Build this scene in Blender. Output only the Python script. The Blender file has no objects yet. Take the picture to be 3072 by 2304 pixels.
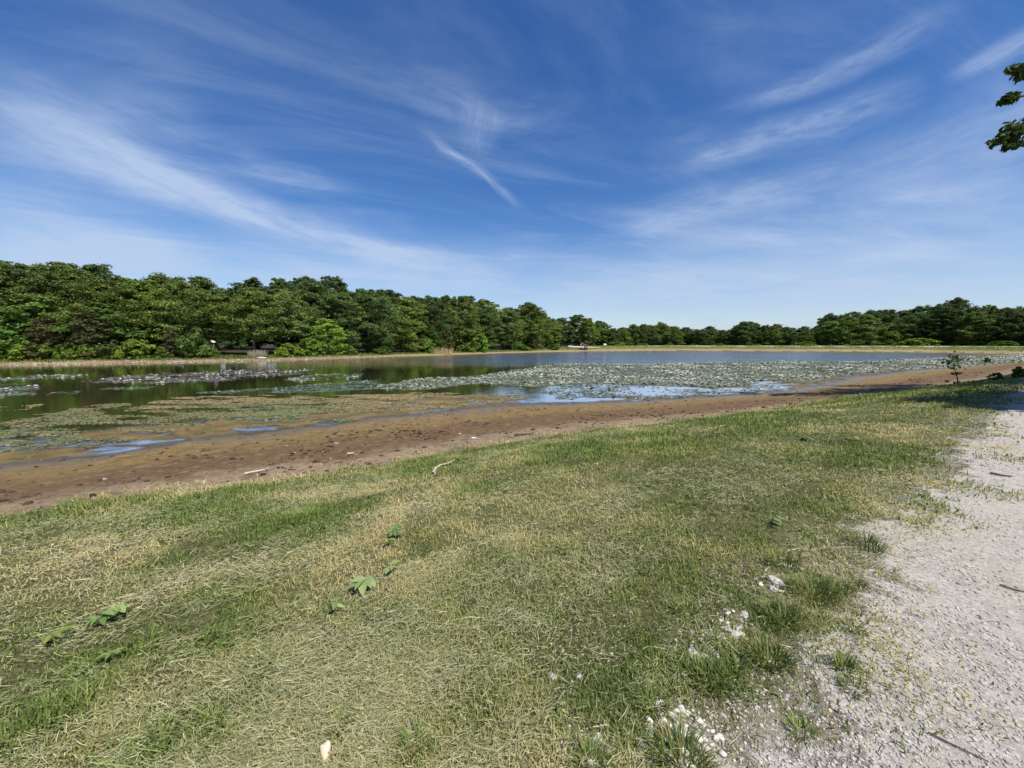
import bpy, math, random
import numpy as np
from mathutils import Vector, Matrix
sc = bpy.context.scene
col = sc.collection
R_ = math.radians
# ------------------------------------------------------------------ camera, sky, sun, exposure
F, CX, CY = 1200.0, 1536.0, 1152.0           # focal length and centre in photograph pixels (3072 wide)
PITCH = math.atan(122 / F)
CAMZ = 3.0
cam_d = bpy.data.cameras.new("camera"); cam = bpy.data.objects.new("camera", cam_d); col.objects.link(cam)
cam.location = (0, 0, CAMZ); cam.rotation_euler = (math.pi / 2 - PITCH, 0, 0)
cam_d.sensor_width = 36; cam_d.lens = 36 * F / 3072; cam_d.clip_start = .05; cam_d.clip_end = 3000
sc.camera = cam
SUN_EL, SUN_AZ = R_(57), R_(135)             # azimuth clockwise from the view direction: behind, a little right
TOSUN = Vector((math.sin(SUN_AZ) * math.cos(SUN_EL), math.cos(SUN_AZ) * math.cos(SUN_EL), math.sin(SUN_EL)))
sun_d = bpy.data.lights.new("sun", 'SUN'); sun = bpy.data.objects.new("sun", sun_d); col.objects.link(sun)
sun_d.energy = 5.0; sun_d.angle = R_(.5); sun_d.color = (1, .955, .88)
sun.rotation_euler = TOSUN.to_track_quat('Z', 'Y').to_euler(); sun.location = (20, -30, 60)
sc.view_settings.view_transform = 'Standard'; sc.view_settings.look = 'None'
sc.view_settings.gamma = 1; sc.view_settings.use_curve_mapping = False
sc.view_settings.exposure = 0.32
sc.cycles.max_bounces = 6; sc.cycles.transparent_max_bounces = 8
sc.cycles.diffuse_bounces = 3; sc.cycles.glossy_bounces = 3; sc.cycles.transmission_bounces = 4
sc.cycles.sample_clamp_indirect = 4

def raydir(px, py):
    u = (px - CX) / F; v = (py - CY) / F
    c, s = math.cos(PITCH), math.sin(PITCH)
    return np.array((u, c - v * s, -s - v * c))
def at(px, py, z=0.0):
    d = raydir(px, py); t = (z - CAMZ) / d[2]
    return float(d[0] * t), float(d[1] * t)
def atY(px, py, Y):
    d = raydir(px, py); t = Y / d[1]
    return float(d[0] * t), Y, float(CAMZ + d[2] * t)

# ---- node helper
class NT:
    def __init__(s, nt): s.nt = nt; s.n = nt.nodes; s.l = nt.links
    def new(s, t, **kw):
        n = s.n.new(t)
        for k, v in kw.items(): setattr(n, k, v)
        return n
    def put(s, sock, v):
        if isinstance(v, bpy.types.NodeSocket): s.l.new(v, sock)
        else: sock.default_value = v
    def math(s, op, a, b=0.0, c=None, clamp=False):
        n = s.new('ShaderNodeMath', operation=op); n.use_clamp = clamp
        s.put(n.inputs[0], a); s.put(n.inputs[1], b)
        if c is not None: s.put(n.inputs[2], c)
        return n.outputs[0]
    def ramp(s, x, a, b, lo=0.0, hi=1.0, smooth=True):
        n = s.new('ShaderNodeMapRange'); n.interpolation_type = 'SMOOTHSTEP' if smooth else 'LINEAR'
        s.put(n.inputs[0], x); s.put(n.inputs[1], a); s.put(n.inputs[2], b); s.put(n.inputs[3], lo); s.put(n.inputs[4], hi)
        return n.outputs[0]
    def mix(s, f, a, b, blend='MIX'):
        n = s.new('ShaderNodeMix', data_type='RGBA', blend_type=blend)
        s.put(n.inputs[0], f); s.put(n.inputs[6], a); s.put(n.inputs[7], b)
        return n.outputs[2]
    def noise(s, vec, scale, detail=4, rough=.55, dist=0.0, out=0):
        n = s.new('ShaderNodeTexNoise'); s.put(n.inputs['Vector'], vec); n.inputs['Scale'].default_value = scale
        n.inputs['Detail'].default_value = detail; n.inputs['Roughness'].default_value = rough; n.inputs['Distortion'].default_value = dist
        return n.outputs[out]
    def xyz(s, x, y, z):
        n = s.new('ShaderNodeCombineXYZ'); s.put(n.inputs[0], x); s.put(n.inputs[1], y); s.put(n.inputs[2], z); return n.outputs[0]
    def sep(s, v):
        n = s.new('ShaderNodeSeparateXYZ'); s.put(n.inputs[0], v); return n.outputs
def C4(r, g, b): return (r, g, b, 1.0)

# ---- world: Nishita sky plus a procedural layer of cirrus in azimuth / elevation
world = bpy.data.worlds.new("World"); sc.world = world; world.use_nodes = True
W = NT(world.node_tree); W.n.clear()
sky = W.new('ShaderNodeTexSky', sky_type='NISHITA'); sky.sun_disc = False
sky.sun_elevation = SUN_EL; sky.sun_rotation = SUN_AZ; sky.altitude = 200; sky.air_density = 1.0; sky.dust_density = .35; sky.ozone_density = 2.2
tc = W.new('ShaderNodeTexCoord'); X, Y, Z = W.sep(tc.outputs['Generated'])
AZ = W.math('ARCTAN2', X, Y); EL = W.math('ARCSINE', Z)
zc = W.math('MAXIMUM', Z, .06)
PLX = W.math('DIVIDE', X, zc); PLY = W.math('DIVIDE', Y, zc)
warp = W.noise(W.xyz(AZ, EL, 0.0), 3.0, 3, .5, 0, 1)
wv = W.new('ShaderNodeVectorMath', operation='SUBTRACT'); W.put(wv.inputs[0], warp); wv.inputs[1].default_value = (.5, .5, .5)
WX, WY, _ = W.sep(wv.outputs[0])
AZw = W.math('ADD', AZ, W.math('MULTIPLY', WX, .10)); ELw = W.math('ADD', EL, W.math('MULTIPLY', WY, .06))
def streak(p0, p1, w0, w1, amp, fib=26.0, seed=0.0, cut=.42, taper=.35):
    """a soft wisp between two sky directions, w0..w1 = half width (radians) at its ends"""
    def ae(p):
        d = raydir(*p); d = d / np.linalg.norm(d); return math.atan2(d[0], d[1]), math.asin(d[2])
    a, b = ae(p0), ae(p1); dx, dy = b[0] - a[0], b[1] - a[1]; L = math.hypot(dx, dy); dx /= L; dy /= L
    rx = W.math('SUBTRACT', AZw, a[0]); ry = W.math('SUBTRACT', ELw, a[1])
    t = W.math('MULTIPLY_ADD', rx, dx, W.math('MULTIPLY', ry, dy))
    n = W.math('MULTIPLY_ADD', rx, -dy, W.math('MULTIPLY', ry, dx))
    tt = W.math('DIVIDE', t, L)
    wd = W.ramp(tt, 0.0, 1.0, w0, w1, False)
    q = W.math('DIVIDE', W.math('ABSOLUTE', n), wd)
    g = W.ramp(q, 0.0, 1.0, 1.0, 0.0)
    e = W.math('MULTIPLY', W.ramp(tt, -taper * .5, taper, 0, 1), W.ramp(tt, 1 - taper, 1 + taper * .5, 1, 0))
    f = W.noise(W.xyz(W.math('MULTIPLY', t, .22), n, seed), fib, 8, .68, .3)
    f = W.ramp(f, cut - .2, cut + .3, .1, 1.0)
    return W.math('MULTIPLY', W.math('MULTIPLY', g, W.math('MULTIPLY', e, f)), amp * .88)
S = [
 ((-200, 260), (820, 655), .095, .07, .75, 20, 1, .44), ((-150, 330), (560, 560), .14, .10, .38, 13, 23, .44), ((420, 520), (1460, 815), .055, .032, .95, 24, 2, .40), ((700, 690), (1500, 840), .06, .05, .5, 18, 24), ((150, 380), (700, 620), .04, .03, .3, 40, 3),
 ((240, 280), (620, 400), .05, .06, .3, 24, 25), ((650, 480), (1040, 570), .05, .03, .42, 40, 18),
 ((1280, 400), (1560, 620), .018, .014, .6, 60, 4), ((1420, 470), (1450, 300), .05, .09, .34, 40, 5), ((1150, 270), (1800, 400), .09, .10, .36, 16, 15, .5),
 ((2060, 505), (2300, 425), .035, .035, .5, 44, 6, .45), ((2230, 420), (2760, 265), .035, .045, .62, 34, 7, .45), ((2180, 330), (2870, 50), .025, .035, .55, 40, 8, .45), ((1850, 470), (2700, 330), .10, .08, .28, 18, 26, .5),
 ((2880, 230), (3150, 90), .015, .03, .55, 50, 9), ((1850, 680), (2750, 440), .06, .05, .55, 22, 10, .45), ((2600, 500), (3250, 300), .07, .08, .5, 20, 16, .45), ((2500, 600), (3250, 480), .05, .09, .5, 20, 20, .45),
 ((-150, 620), (650, 800), .09, .07, .85, 14, 11), ((600, 800), (1500, 850), .05, .04, .6, 20, 12), ((-100, 740), (500, 760), .06, .04, .6, 16, 13),
 ((1950, 720), (3250, 640), .10, .10, .6, 14, 14, .45), ((1500, 860), (3250, 790), .06, .10, .65, 18, 17, .42), ((1300, 740), (2100, 800), .05, .04, .35, 26, 27), ((-100, 180), (600, 200), .10, .12, .2, 12, 19), ((300, 60), (1500, 160), .10, .12, .18, 12, 28, .5), ((1900, 120), (2700, 60), .10, .12, .16, 14, 29, .5),
]
acc = None
for s_ in S:
    m = streak(*s_); acc = m if acc is None else W.math('ADD', acc, m)
ca, sa = math.cos(.5), math.sin(.5)
gx = W.math('MULTIPLY_ADD', PLX, ca, W.math('MULTIPLY', PLY, sa)); gy = W.math('MULTIPLY_ADD', PLX, -sa, W.math('MULTIPLY', PLY, ca))
gen = W.noise(W.xyz(W.math('MULTIPLY', gx, .35), gy, 0.0), 1.3, 8, .62, .6)
acc = W.math('ADD', acc, W.math('MULTIPLY', W.ramp(gen, .42, .80, 0, 1), .32))
veil = W.ramp(EL, -.02, .30, .62, 0.0)
gen2 = W.noise(W.xyz(W.math('MULTIPLY', AZ, 1.2), W.math('MULTIPLY', EL, 9.0), 4.0), 2.0, 5, .55)
acc = W.math('ADD', acc, W.math('MULTIPLY', veil, W.ramp(gen2, .2, .8, .6, 1.25)))
acc = W.math('MINIMUM', acc, .85)
hs = W.new('ShaderNodeHueSaturation'); hs.inputs['Hue'].default_value = .511; hs.inputs['Saturation'].default_value = 1.33; hs.inputs['Value'].default_value = .69
W.l.new(sky.outputs[0], hs.inputs['Color'])
SKY_STR = .15
skycol = W.mix(acc, hs.outputs[0], C4(2.75, 3.4, 4.55))
bg = W.new('ShaderNodeBackground'); W.put(bg.inputs[0], skycol); bg.inputs[1].default_value = SKY_STR
wo = W.new('ShaderNodeOutputWorld'); W.l.new(bg.outputs[0], wo.inputs[0])

# ------------------------------------------------------------------ noise, polylines
rng = np.random.default_rng(7); random.seed(7)
def _h(ix, iy, s):
    n = (ix.astype(np.int64) * 374761393 + iy.astype(np.int64) * 668265263 + s * 974634777) & 0x7fffffff
    n = ((n ^ (n >> 13)) * 1274126177) & 0x7fffffff
    return ((n ^ (n >> 16)) & 0xffff) / 65535.0
def vnoise(x, y, s=0):
    ix = np.floor(x); iy = np.floor(y); fx = x - ix; fy = y - iy
    fx = fx * fx * (3 - 2 * fx); fy = fy * fy * (3 - 2 * fy)
    a, b, c, d = _h(ix, iy, s), _h(ix + 1, iy, s), _h(ix, iy + 1, s), _h(ix + 1, iy + 1, s)
    return (a * (1 - fx) + b * fx) * (1 - fy) + (c * (1 - fx) + d * fx) * fy
def fbm(x, y, s=0, o=4):
    x = np.asarray(x, float); y = np.asarray(y, float); t = 0; a = .5; n = 0
    for k in range(o):
        t = t + a * vnoise(x * 2 ** k + 17.3 * k, y * 2 ** k - 9.1 * k, s + k); n += a; a *= .5
    return t / n
def sdist(x, y, pts):
    """signed distance to an open polyline; positive on its right-hand side (towards the camera here)"""
    best = np.full(x.shape, 1e9); sg = np.ones(x.shape)
    for (ax, ay), (bx, by) in zip(pts[:-1], pts[1:]):
        dx, dy = bx - ax, by - ay; L2 = dx * dx + dy * dy
        t = np.clip(((x - ax) * dx + (y - ay) * dy) / L2, 0, 1)
        qx = x - ax - t * dx; qy = y - ay - t * dy; d = np.hypot(qx, qy)
        cr = (x - ax) * dy - (y - ay) * dx
        up = d < best - 1e-9
        best = np.where(up, d, best); sg = np.where(up, np.where(cr >= 0, 1.0, -1.0), sg)
    return best * sg
def inpoly(x, y, P):
    r = np.zeros(x.shape, bool); n = len(P)
    for i in range(n):
        x1, y1 = P[i]; x2, y2 = P[(i + 1) % n]
        c = ((y1 > y) != (y2 > y)) & (x < (x2 - x1) * (y - y1) / ((y2 - y1) + 1e-12) + x1)
        r ^= c
    return r
def sstep(a, b, x):
    t = np.clip((x - a) / (b - a), 0, 1); return t * t * (3 - 2 * t)

PATH_E = [(-40, -29.4), (1.0, 1.35), (4.0, 3.65), (14.9, 11.7), (60, 44.5), (130, 88), (230, 140)]
GRASS_E = [(-60, -24), (-20, -1.5)] + [at(px, py, .5) for px, py in ((0, 1555), (300, 1500), (640, 1462), (1000, 1418), (1330, 1365), (1540, 1325), (1800, 1290), (2080, 1262), (2300, 1236), (2560, 1196), (2800, 1168), (3072, 1128))] + [(75, 56), (130, 92), (230, 147)]
WATER_E = [(-90, -22), (-34, 0)] + [at(px, py, 0) for px, py in ((0, 1392), (300, 1358), (560, 1318), (800, 1290), (1000, 1262), (1300, 1232), (1500, 1212), (1700, 1206), (1830, 1204), (2050, 1193), (2250, 1182), (2420, 1158), (2520, 1132), (2700, 1112), (3072, 1086))] + [(118, 88), (165, 117)]
FAR_PX = ((0, 1097), (400, 1090), (800, 1083), (1200, 1070), (1500, 1060), (1750, 1054), (2000, 1052), (2400, 1054), (2800, 1056), (3072, 1061))
FAR_E = [(-190, 6), (-110, 38)] + [at(px, py, 0) for px, py in FAR_PX] + [(166, 118.5)]
PATH_E, GRASS_E, WATER_E, FAR_E = [[tuple(map(float, p)) for p in L] for L in (PATH_E, GRASS_E, WATER_E, FAR_E)]
def zones(x, y):
    dp = sdist(x, y, PATH_E); dg = sdist(x, y, GRASS_E); dw = sdist(x, y, WATER_E); df = -sdist(x, y, FAR_E)
    return dp, dg, dw, df
def ground_z(x, y, Zs=None):
    x = np.asarray(x, float); y = np.asarray(y, float)
    dp, dg, dw, df = Zs if Zs is not None else zones(x, y)
    # near bank
    s = np.clip(dg / np.maximum(dg - np.minimum(dp, 0), 1e-3), 0, 1)
    lawn = .5 + .9 * (1 - (1 - s) ** 1.7)
    lawn = np.where(dp > 0, 1.4, lawn)
    f = np.clip(dw / np.maximum(dw - np.minimum(dg, 0), 1e-3), 0, 1)
    mud = .5 * f ** 1.35
    near = np.where(dg > 0, lawn, np.where(dw > 0, mud, 0))
    lump = (fbm(x * 2.2, y * 2.2, 3, 3) - .5)
    near = near + np.where((dg > 0) & (dp < 0), lump * .05, 0) + np.where((dg <= 0) & (dw > 0), lump * .05 * sstep(0, .3, f) + (fbm(x * .9, y * .9, 31, 3) - .5) * .10 * (1 - sstep(.1, .5, f)), 0)
    near = near + np.where(dp > 0, (fbm(x * 1.3, y * 1.3, 5, 2) - .5) * .03, 0)
    # pond bed and far bank
    bed = np.minimum(dw, df)
    inner = np.maximum(-np.maximum(dw, -1e9), 0)
    shore = np.minimum(-dw, -df)
    pond = np.clip(-np.minimum(-dw, -df) , -60, 0)
    q = np.minimum(-dw, -df); ns = -dw < -df
    nz = (fbm(x * .55 + y * .2, y * 1.3 - x * .3, 31, 4) - .5)
    shelf = -.012 * sstep(2, -3, x) + .008 * np.minimum(q, 3.4) + .05 * np.clip(q - 3.4, 0, 60) + sstep(-1, 2, x) * sstep(14, 11, x) * .03 * sstep(0, .8, q)
    pond = np.where(ns, -np.minimum(shelf, 1.6) + nz * .13 + (fbm(x * 2.5, y * 4, 37, 3) - .5) * .05 + .004, -np.minimum(.02 + .05 * q, 1.6) + nz * .06)
    # left: gentle grassy bank; from the middle on: a dam about two metres high
    a = sstep(-5, 40, x)
    fl = .55 * sstep(0, 6, df) + .035 * np.clip(df - 8, 0, 90) + .10 * (fbm(x * .25, y * .25, 8, 3) - .5) * sstep(0, 4, df)
    fd = 2.0 * sstep(0, 8.5, df) - .04 * np.clip(df - 14, 0, 40)
    far = fl * (1 - a) + fd * a
    far = far + (fbm(x * .6, y * .6, 12, 3) - .5) * .12 * sstep(.5, 3, df)
    z = np.where(dw > 0, near, np.where(df > 0, far, pond))
    return z
def gz(x, y): return float(ground_z(np.array([x]), np.array([y]))[0])
def hit(px, py, lo=1.0, hi=400.0):
    """the point of the ground (or water) seen at a pixel of the photograph"""
    d = raydir(px, py); t = np.exp(np.linspace(math.log(lo), math.log(hi), 1500))
    x, y, z = d[0] * t, d[1] * t, CAMZ + d[2] * t
    g = np.maximum(ground_z(x, y), 0.0); k = np.argmax(z <= g)
    return float(x[k]), float(y[k]), float(g[k])

# ------------------------------------------------------------------ object helpers
def tag(o, label=None, cat=None, group=None, kind=None):
    if label: o['label'] = label
    if cat: o['category'] = cat
    if group: o['group'] = group
    if kind: o['kind'] = kind
    return o
def meshdata(name, V, Fc, mat=None, colr=None, extra=None, smooth=False):
    """V (n,3); Fc: (m,k) array or list of such arrays"""
    V = np.asarray(V, np.float32); Fs = Fc if isinstance(Fc, list) else [Fc]
    Fs = [np.asarray(f, np.int32) for f in Fs if len(f)]
    me = bpy.data.meshes.new(name)
    me.vertices.add(len(V)); me.vertices.foreach_set('co', V.ravel())
    loops = np.concatenate([f.ravel() for f in Fs]); tot = np.concatenate([np.full(len(f), f.shape[1], np.int32) for f in Fs])
    st = np.concatenate([[0], np.cumsum(tot)[:-1]]).astype(np.int32)
    me.loops.add(len(loops)); me.loops.foreach_set('vertex_index', loops)
    me.polygons.add(len(tot)); me.polygons.foreach_set('loop_start', st); me.polygons.foreach_set('loop_total', tot)
    if smooth: me.polygons.foreach_set('use_smooth', np.ones(len(tot), bool))
    if colr is not None:
        c = np.asarray(colr, np.float32)
        if c.shape[1] == 3: c = np.concatenate([c, np.ones((len(c), 1), np.float32)], 1)
        at_ = me.attributes.new('Col', 'FLOAT_COLOR', 'POINT'); at_.data.foreach_set('color', c.ravel())
    for k, v in (extra or {}).items():
        at_ = me.attributes.new(k, 'FLOAT', 'POINT'); at_.data.foreach_set('value', np.asarray(v, np.float32))
    me.update(calc_edges=True)
    if mat: me.materials.append(mat)
    return me
def link(name, me, parent=None, loc=None):
    o = bpy.data.objects.new(name, me); col.objects.link(o)
    if parent: o.parent = parent
    if loc is not None: o.location = loc
    return o
def empty(name, loc=(0, 0, 0), rz=0.0):
    o = bpy.data.objects.new(name, None); col.objects.link(o); o.location = loc; o.rotation_euler = (0, 0, rz); o.empty_display_size = .2
    return o
def dup(root, parent=None):
    r = root.copy(); col.objects.link(r); r.parent = parent
    for ch in root.children: dup(ch, r)
    return r
def tube(pts, rad, n=6, cap=True):
    pts = [Vector(p) for p in pts]; V = []; Fq = []
    up = Vector((0, 0, 1))
    for i, p in enumerate(pts):
        d = (pts[min(i + 1, len(pts) - 1)] - pts[max(i - 1, 0)]).normalized()
        a = d.cross(up if abs(d.z) < .9 else Vector((1, 0, 0))).normalized(); b = d.cross(a)
        for k in range(n):
            t = 2 * math.pi * k / n; V.append(p + (a * math.cos(t) + b * math.sin(t)) * rad[i])
    for i in range(len(pts) - 1):
        for k in range(n):
            Fq.append((i * n + k, i * n + (k + 1) % n, (i + 1) * n + (k + 1) % n, (i + 1) * n + k))
    return np.array([tuple(v) for v in V]), np.array(Fq, int)
def joinm(parts):
    V = []; Fq = []; o = 0
    for v, f in parts:
        V.append(v); Fq.append(f + o); o += len(v)
    return np.concatenate(V), np.concatenate(Fq)
def boxm(cx, cy, cz, sx, sy, sz, rot=None):
    v = np.array([(x, y, z) for x in (-.5, .5) for y in (-.5, .5) for z in (-.5, .5)]) * (sx, sy, sz)
    if rot is not None: v = v @ np.array(rot.to_matrix() if hasattr(rot, 'to_matrix') else rot).T
    f = np.array([(0, 1, 3, 2), (4, 6, 7, 5), (0, 4, 5, 1), (2, 3, 7, 6), (0, 2, 6, 4), (1, 5, 7, 3)])
    return v + (cx, cy, cz), f

# ------------------------------------------------------------------ materials
def mat_new(name):
    m = bpy.data.materials.new(name); m.use_nodes = True; n = NT(m.node_tree); n.n.clear()
    return m, n, n.new('ShaderNodeOutputMaterial')
def mat_leaf(name, trans=.35, rough=.5, spec=.25, objcol=True):
    m, n, out = mat_new(name)
    a = n.new('ShaderNodeAttribute', attribute_name='Col').outputs['Color']
    if objcol:
        oi = n.new('ShaderNodeObjectInfo'); a = n.mix(1.0, a, oi.outputs['Color'], 'MULTIPLY')
    p = n.new('ShaderNodeBsdfPrincipled'); n.put(p.inputs['Base Color'], a); p.inputs['Roughness'].default_value = rough
    p.inputs['Specular IOR Level'].default_value = spec
    t = n.new('ShaderNodeBsdfTranslucent'); n.put(t.inputs[0], n.mix(1.0, a, C4(1.25, 1.3, .55), 'MULTIPLY'))
    mx = n.new('ShaderNodeMixShader'); mx.inputs[0].default_value = trans
    n.l.new(p.outputs[0], mx.inputs[1]); n.l.new(t.outputs[0], mx.inputs[2]); n.l.new(mx.outputs[0], out.inputs[0])
    return m
def mat_plain(name, c, rough=.8, noise=.25, scale=12.0, bump=.3, c2=None, stretch=(1, 1, 1), bdist=.02):
    m, n, out = mat_new(name)
    tcn = n.new('ShaderNodeTexCoord'); mp = n.new('ShaderNodeMapping'); n.l.new(tcn.outputs['Object'], mp.inputs[0]); mp.inputs['Scale'].default_value = stretch
    f = n.noise(mp.outputs[0], scale, 6, .6)
    c2 = c2 or tuple(v * (1 - noise * 1.6) for v in c)
    cc = n.mix(n.ramp(f, .3, .7), C4(*c2), C4(*c))
    p = n.new('ShaderNodeBsdfPrincipled'); n.put(p.inputs['Base Color'], cc); p.inputs['Roughness'].default_value = rough
    b = n.new('ShaderNodeBump'); b.inputs['Strength'].default_value = bump; b.inputs['Distance'].default_value = bdist
    n.put(b.inputs['Height'], f); n.l.new(b.outputs[0], p.inputs['Normal']); n.l.new(p.outputs[0], out.inputs[0])
    return m
def mat_attr(name, rough=.8, spec=.3, sheen=False):
    m, n, out = mat_new(name)
    a = n.new('ShaderNodeAttribute', attribute_name='Col').outputs['Color']
    p = n.new('ShaderNodeBsdfPrincipled'); n.put(p.inputs['Base Color'], a); p.inputs['Roughness'].default_value = rough
    p.inputs['Specular IOR Level'].default_value = spec
    n.l.new(p.outputs[0], out.inputs[0]); return m
M_LEAF = mat_leaf('foliage', .30, .55, .2); M_NEEDLE = mat_leaf('cedar_foliage', .15, .7)
M_GRASS = mat_leaf('grass_blades', .30, .6, .2, False)
M_HAY = mat_attr('clippings', .75, .2)
M_BARK = mat_plain('bark', (.13, .105, .08), .9, .4, 6, .6, stretch=(3, 3, .5))
M_DRIFT = mat_plain('bleached_wood', (.62, .52, .38), .8, .25, 9, .4, stretch=(1, 1, 1))
M_STRAW = mat_plain('straw', (.46, .38, .21), .8, .2, 20, .2)
M_TWIG = mat_plain('dark_twig', (.10, .065, .05), .8, .3, 20, .3)
M_STONE = mat_plain('limestone', (.66, .62, .55), .85, .22, 14, .5, c2=(.44, .40, .34))
M_CREAM = mat_plain('cream_stone', (.74, .60, .42), .8, .15, 10, .35, c2=(.62, .44, .27))
M_PADS = mat_attr('lily_pads', .5, .3); M_ALGAE = mat_attr('algae', .7, .3)
M_PETAL = mat_plain('petal', (.86, .85, .78), .5, .08, 20, .1)
M_WHITE = mat_plain('white_paint', (.82, .82, .80), .5, .08, 3, .1)
M_POST = mat_plain('weathered_post', (.20, .15, .10), .85, .3, 8, .4)
M_DARKWOOD = mat_plain('dark_wood', (.05, .045, .045), .8, .3, 8, .4)
M_BROADLEAF = mat_leaf('broad_leaf', .3, .45, .4)

# ground material: path / lawn / mud / far bank weights come from vertex attributes, the detail from noise
def make_ground_mat():
    m, n, out = mat_new('ground_cover')
    A = lambda k: n.new('ShaderNodeAttribute', attribute_name=k).outputs['Fac']
    pos = n.new('ShaderNodeNewGeometry').outputs['Position']
    n1 = n.noise(pos, 1.1, 6, .6); n2 = n.noise(pos, 9, 6, .65); n3 = n.noise(pos, 55, 5, .7); n4 = n.noise(pos, .22, 4, .5); n5 = n.noise(pos, 260, 3, .6); n6 = n.noise(pos, 3.3, 5, .7)
    # lawn thatch
    lawn = n.mix(n.ramp(n2, .3, .7), C4(.070, .068, .027), C4(.155, .145, .060))
    lawn = n.mix(n.ramp(n1, .42, .62, 0, .6), lawn, C4(.075, .078, .030))
    lawn = n.mix(n.ramp(n3, .55, .75, 0, .6), lawn, C4(.27, .23, .13))
    lawn = n.mix(n.math('MULTIPLY', A('dust'), n.ramp(n2, .36, .62, .1, .85)), lawn, n.mix(n.ramp(n3, .35, .65), C4(.19, .165, .12), C4(.36, .325, .26)))
    # gravel path
    grav = n.mix(n.ramp(n2, .35, .7), C4(.34, .312, .268), C4(.44, .405, .352))
    vo = n.new('ShaderNodeTexVoronoi'); n.l.new(pos, vo.inputs['Vector']); vo.inputs['Scale'].default_value = 70
    vc = n.sep(vo.outputs['Color'])
    grav = n.mix(n.ramp(vc[0], .72, .95, 0, .75), grav, C4(.56, .53, .48))
    grav = n.mix(n.ramp(vc[1], .86, .98, 0, .7), grav, C4(.22, .19, .18))
    grav = n.mix(n.ramp(n5, .35, .55, .35, 0), grav, C4(.28, .255, .22))
    grav = n.mix(n.ramp(n1, .45, .7, 0, .35), grav, C4(.40, .35, .25))
    # mud bands, s = 0 at the water, 1 at the grass
    s = n.math('ADD', A('band'), n.math('MULTIPLY', n.math('SUBTRACT', n1, .5), .34))
    och = n.mix(n.ramp(n2, .3, .7), C4(.150, .098, .036), C4(.26, .175, .070))
    drk = n.mix(n.ramp(n2, .3, .7), C4(.098, .058, .029), C4(.185, .114, .060))
    pal = n.mix(n.ramp(n2, .3, .7), C4(.20, .145, .09), C4(.34, .25, .165))
    wet = n.mix(n.ramp(n2, .3, .7), C4(.062, .047, .028), C4(.125, .095, .055))
    mud = n.mix(n.ramp(s, .04, .16), wet, och)
    mud = n.mix(n.ramp(s, .38, .55), mud, drk)
    mud = n.mix(n.ramp(s, .74, .90), mud, pal)
    mud = n.mix(n.ramp(n6, .50, .66, 0, .6), mud, C4(.085, .056, .029)); mud = n.mix(n.ramp(n6, .46, .34, 0, .55), mud, C4(.30, .215, .11)); mud = n.mix(n.ramp(n3, .50, .72, 0, .7), mud, C4(.05, .035, .02))
    mud = n.mix(n.ramp(n4, .45, .7, 0, .35), mud, C4(.16, .115, .05))
    # far bank: tan shore, then grass
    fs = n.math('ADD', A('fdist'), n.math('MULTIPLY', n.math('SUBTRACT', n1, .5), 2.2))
    tan = n.mix(n.ramp(n2, .3, .7), C4(.17, .115, .065), C4(.38, .29, .17))
    fgr = n.mix(n.ramp(n2, .3, .7), C4(.085, .12, .028), C4(.19, .21, .06))
    far = n.mix(n.ramp(fs, 2.0, 4.5), tan, fgr)
    far = n.mix(A('dampath'), far, C4(.62, .56, .44))
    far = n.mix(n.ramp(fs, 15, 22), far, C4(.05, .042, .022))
    wp = n.ramp(n.math('ADD', A('wpath'), n.math('ADD', n.math('MULTIPLY', n.math('SUBTRACT', n1, .5), 1.1), n.math('MULTIPLY', n.math('SUBTRACT', n2, .5), .9))), .38, .62)
    wm = n.ramp(n.math('ADD', A('wmud'), n.math('ADD', n.math('MULTIPLY', n.math('SUBTRACT', n1, .5), .5), n.math('MULTIPLY', n.math('SUBTRACT', n2, .5), .7))), .35, .65)
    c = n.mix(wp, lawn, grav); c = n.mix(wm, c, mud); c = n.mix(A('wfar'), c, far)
    bed = n.mix(n.ramp(n1, .3, .7), C4(.10, .075, .03), C4(.19, .135, .055))
    c = n.mix(A('wbed'), c, bed)
    p = n.new('ShaderNodeBsdfPrincipled'); n.put(p.inputs['Base Color'], c)
    n.put(p.inputs['Roughness'], n.ramp(n.math('MULTIPLY', A('wet'), n.ramp(n1, .35, .6, .6, 1.0)), .2, .9, .92, .28))
    n.put(p.inputs['Specular IOR Level'], n.ramp(A('wet'), .2, .9, .15, .5))
    h = n.math('ADD', n.math('MULTIPLY', n2, n.ramp(wp, 0, 1, .035, .010)), n.math('ADD', n.math('MULTIPLY', n3, n.ramp(wp, 0, 1, .014, .006)), n.math('MULTIPLY', n5, .004)))
    b = n.new('ShaderNodeBump'); b.inputs['Strength'].default_value = .9; b.inputs['Distance'].default_value = 1.0
    n.put(b.inputs['Height'], h); n.l.new(b.outputs[0], p.inputs['Normal']); n.l.new(p.outputs[0], out.inputs[0])
    return m
M_GROUND = make_ground_mat()
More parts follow.
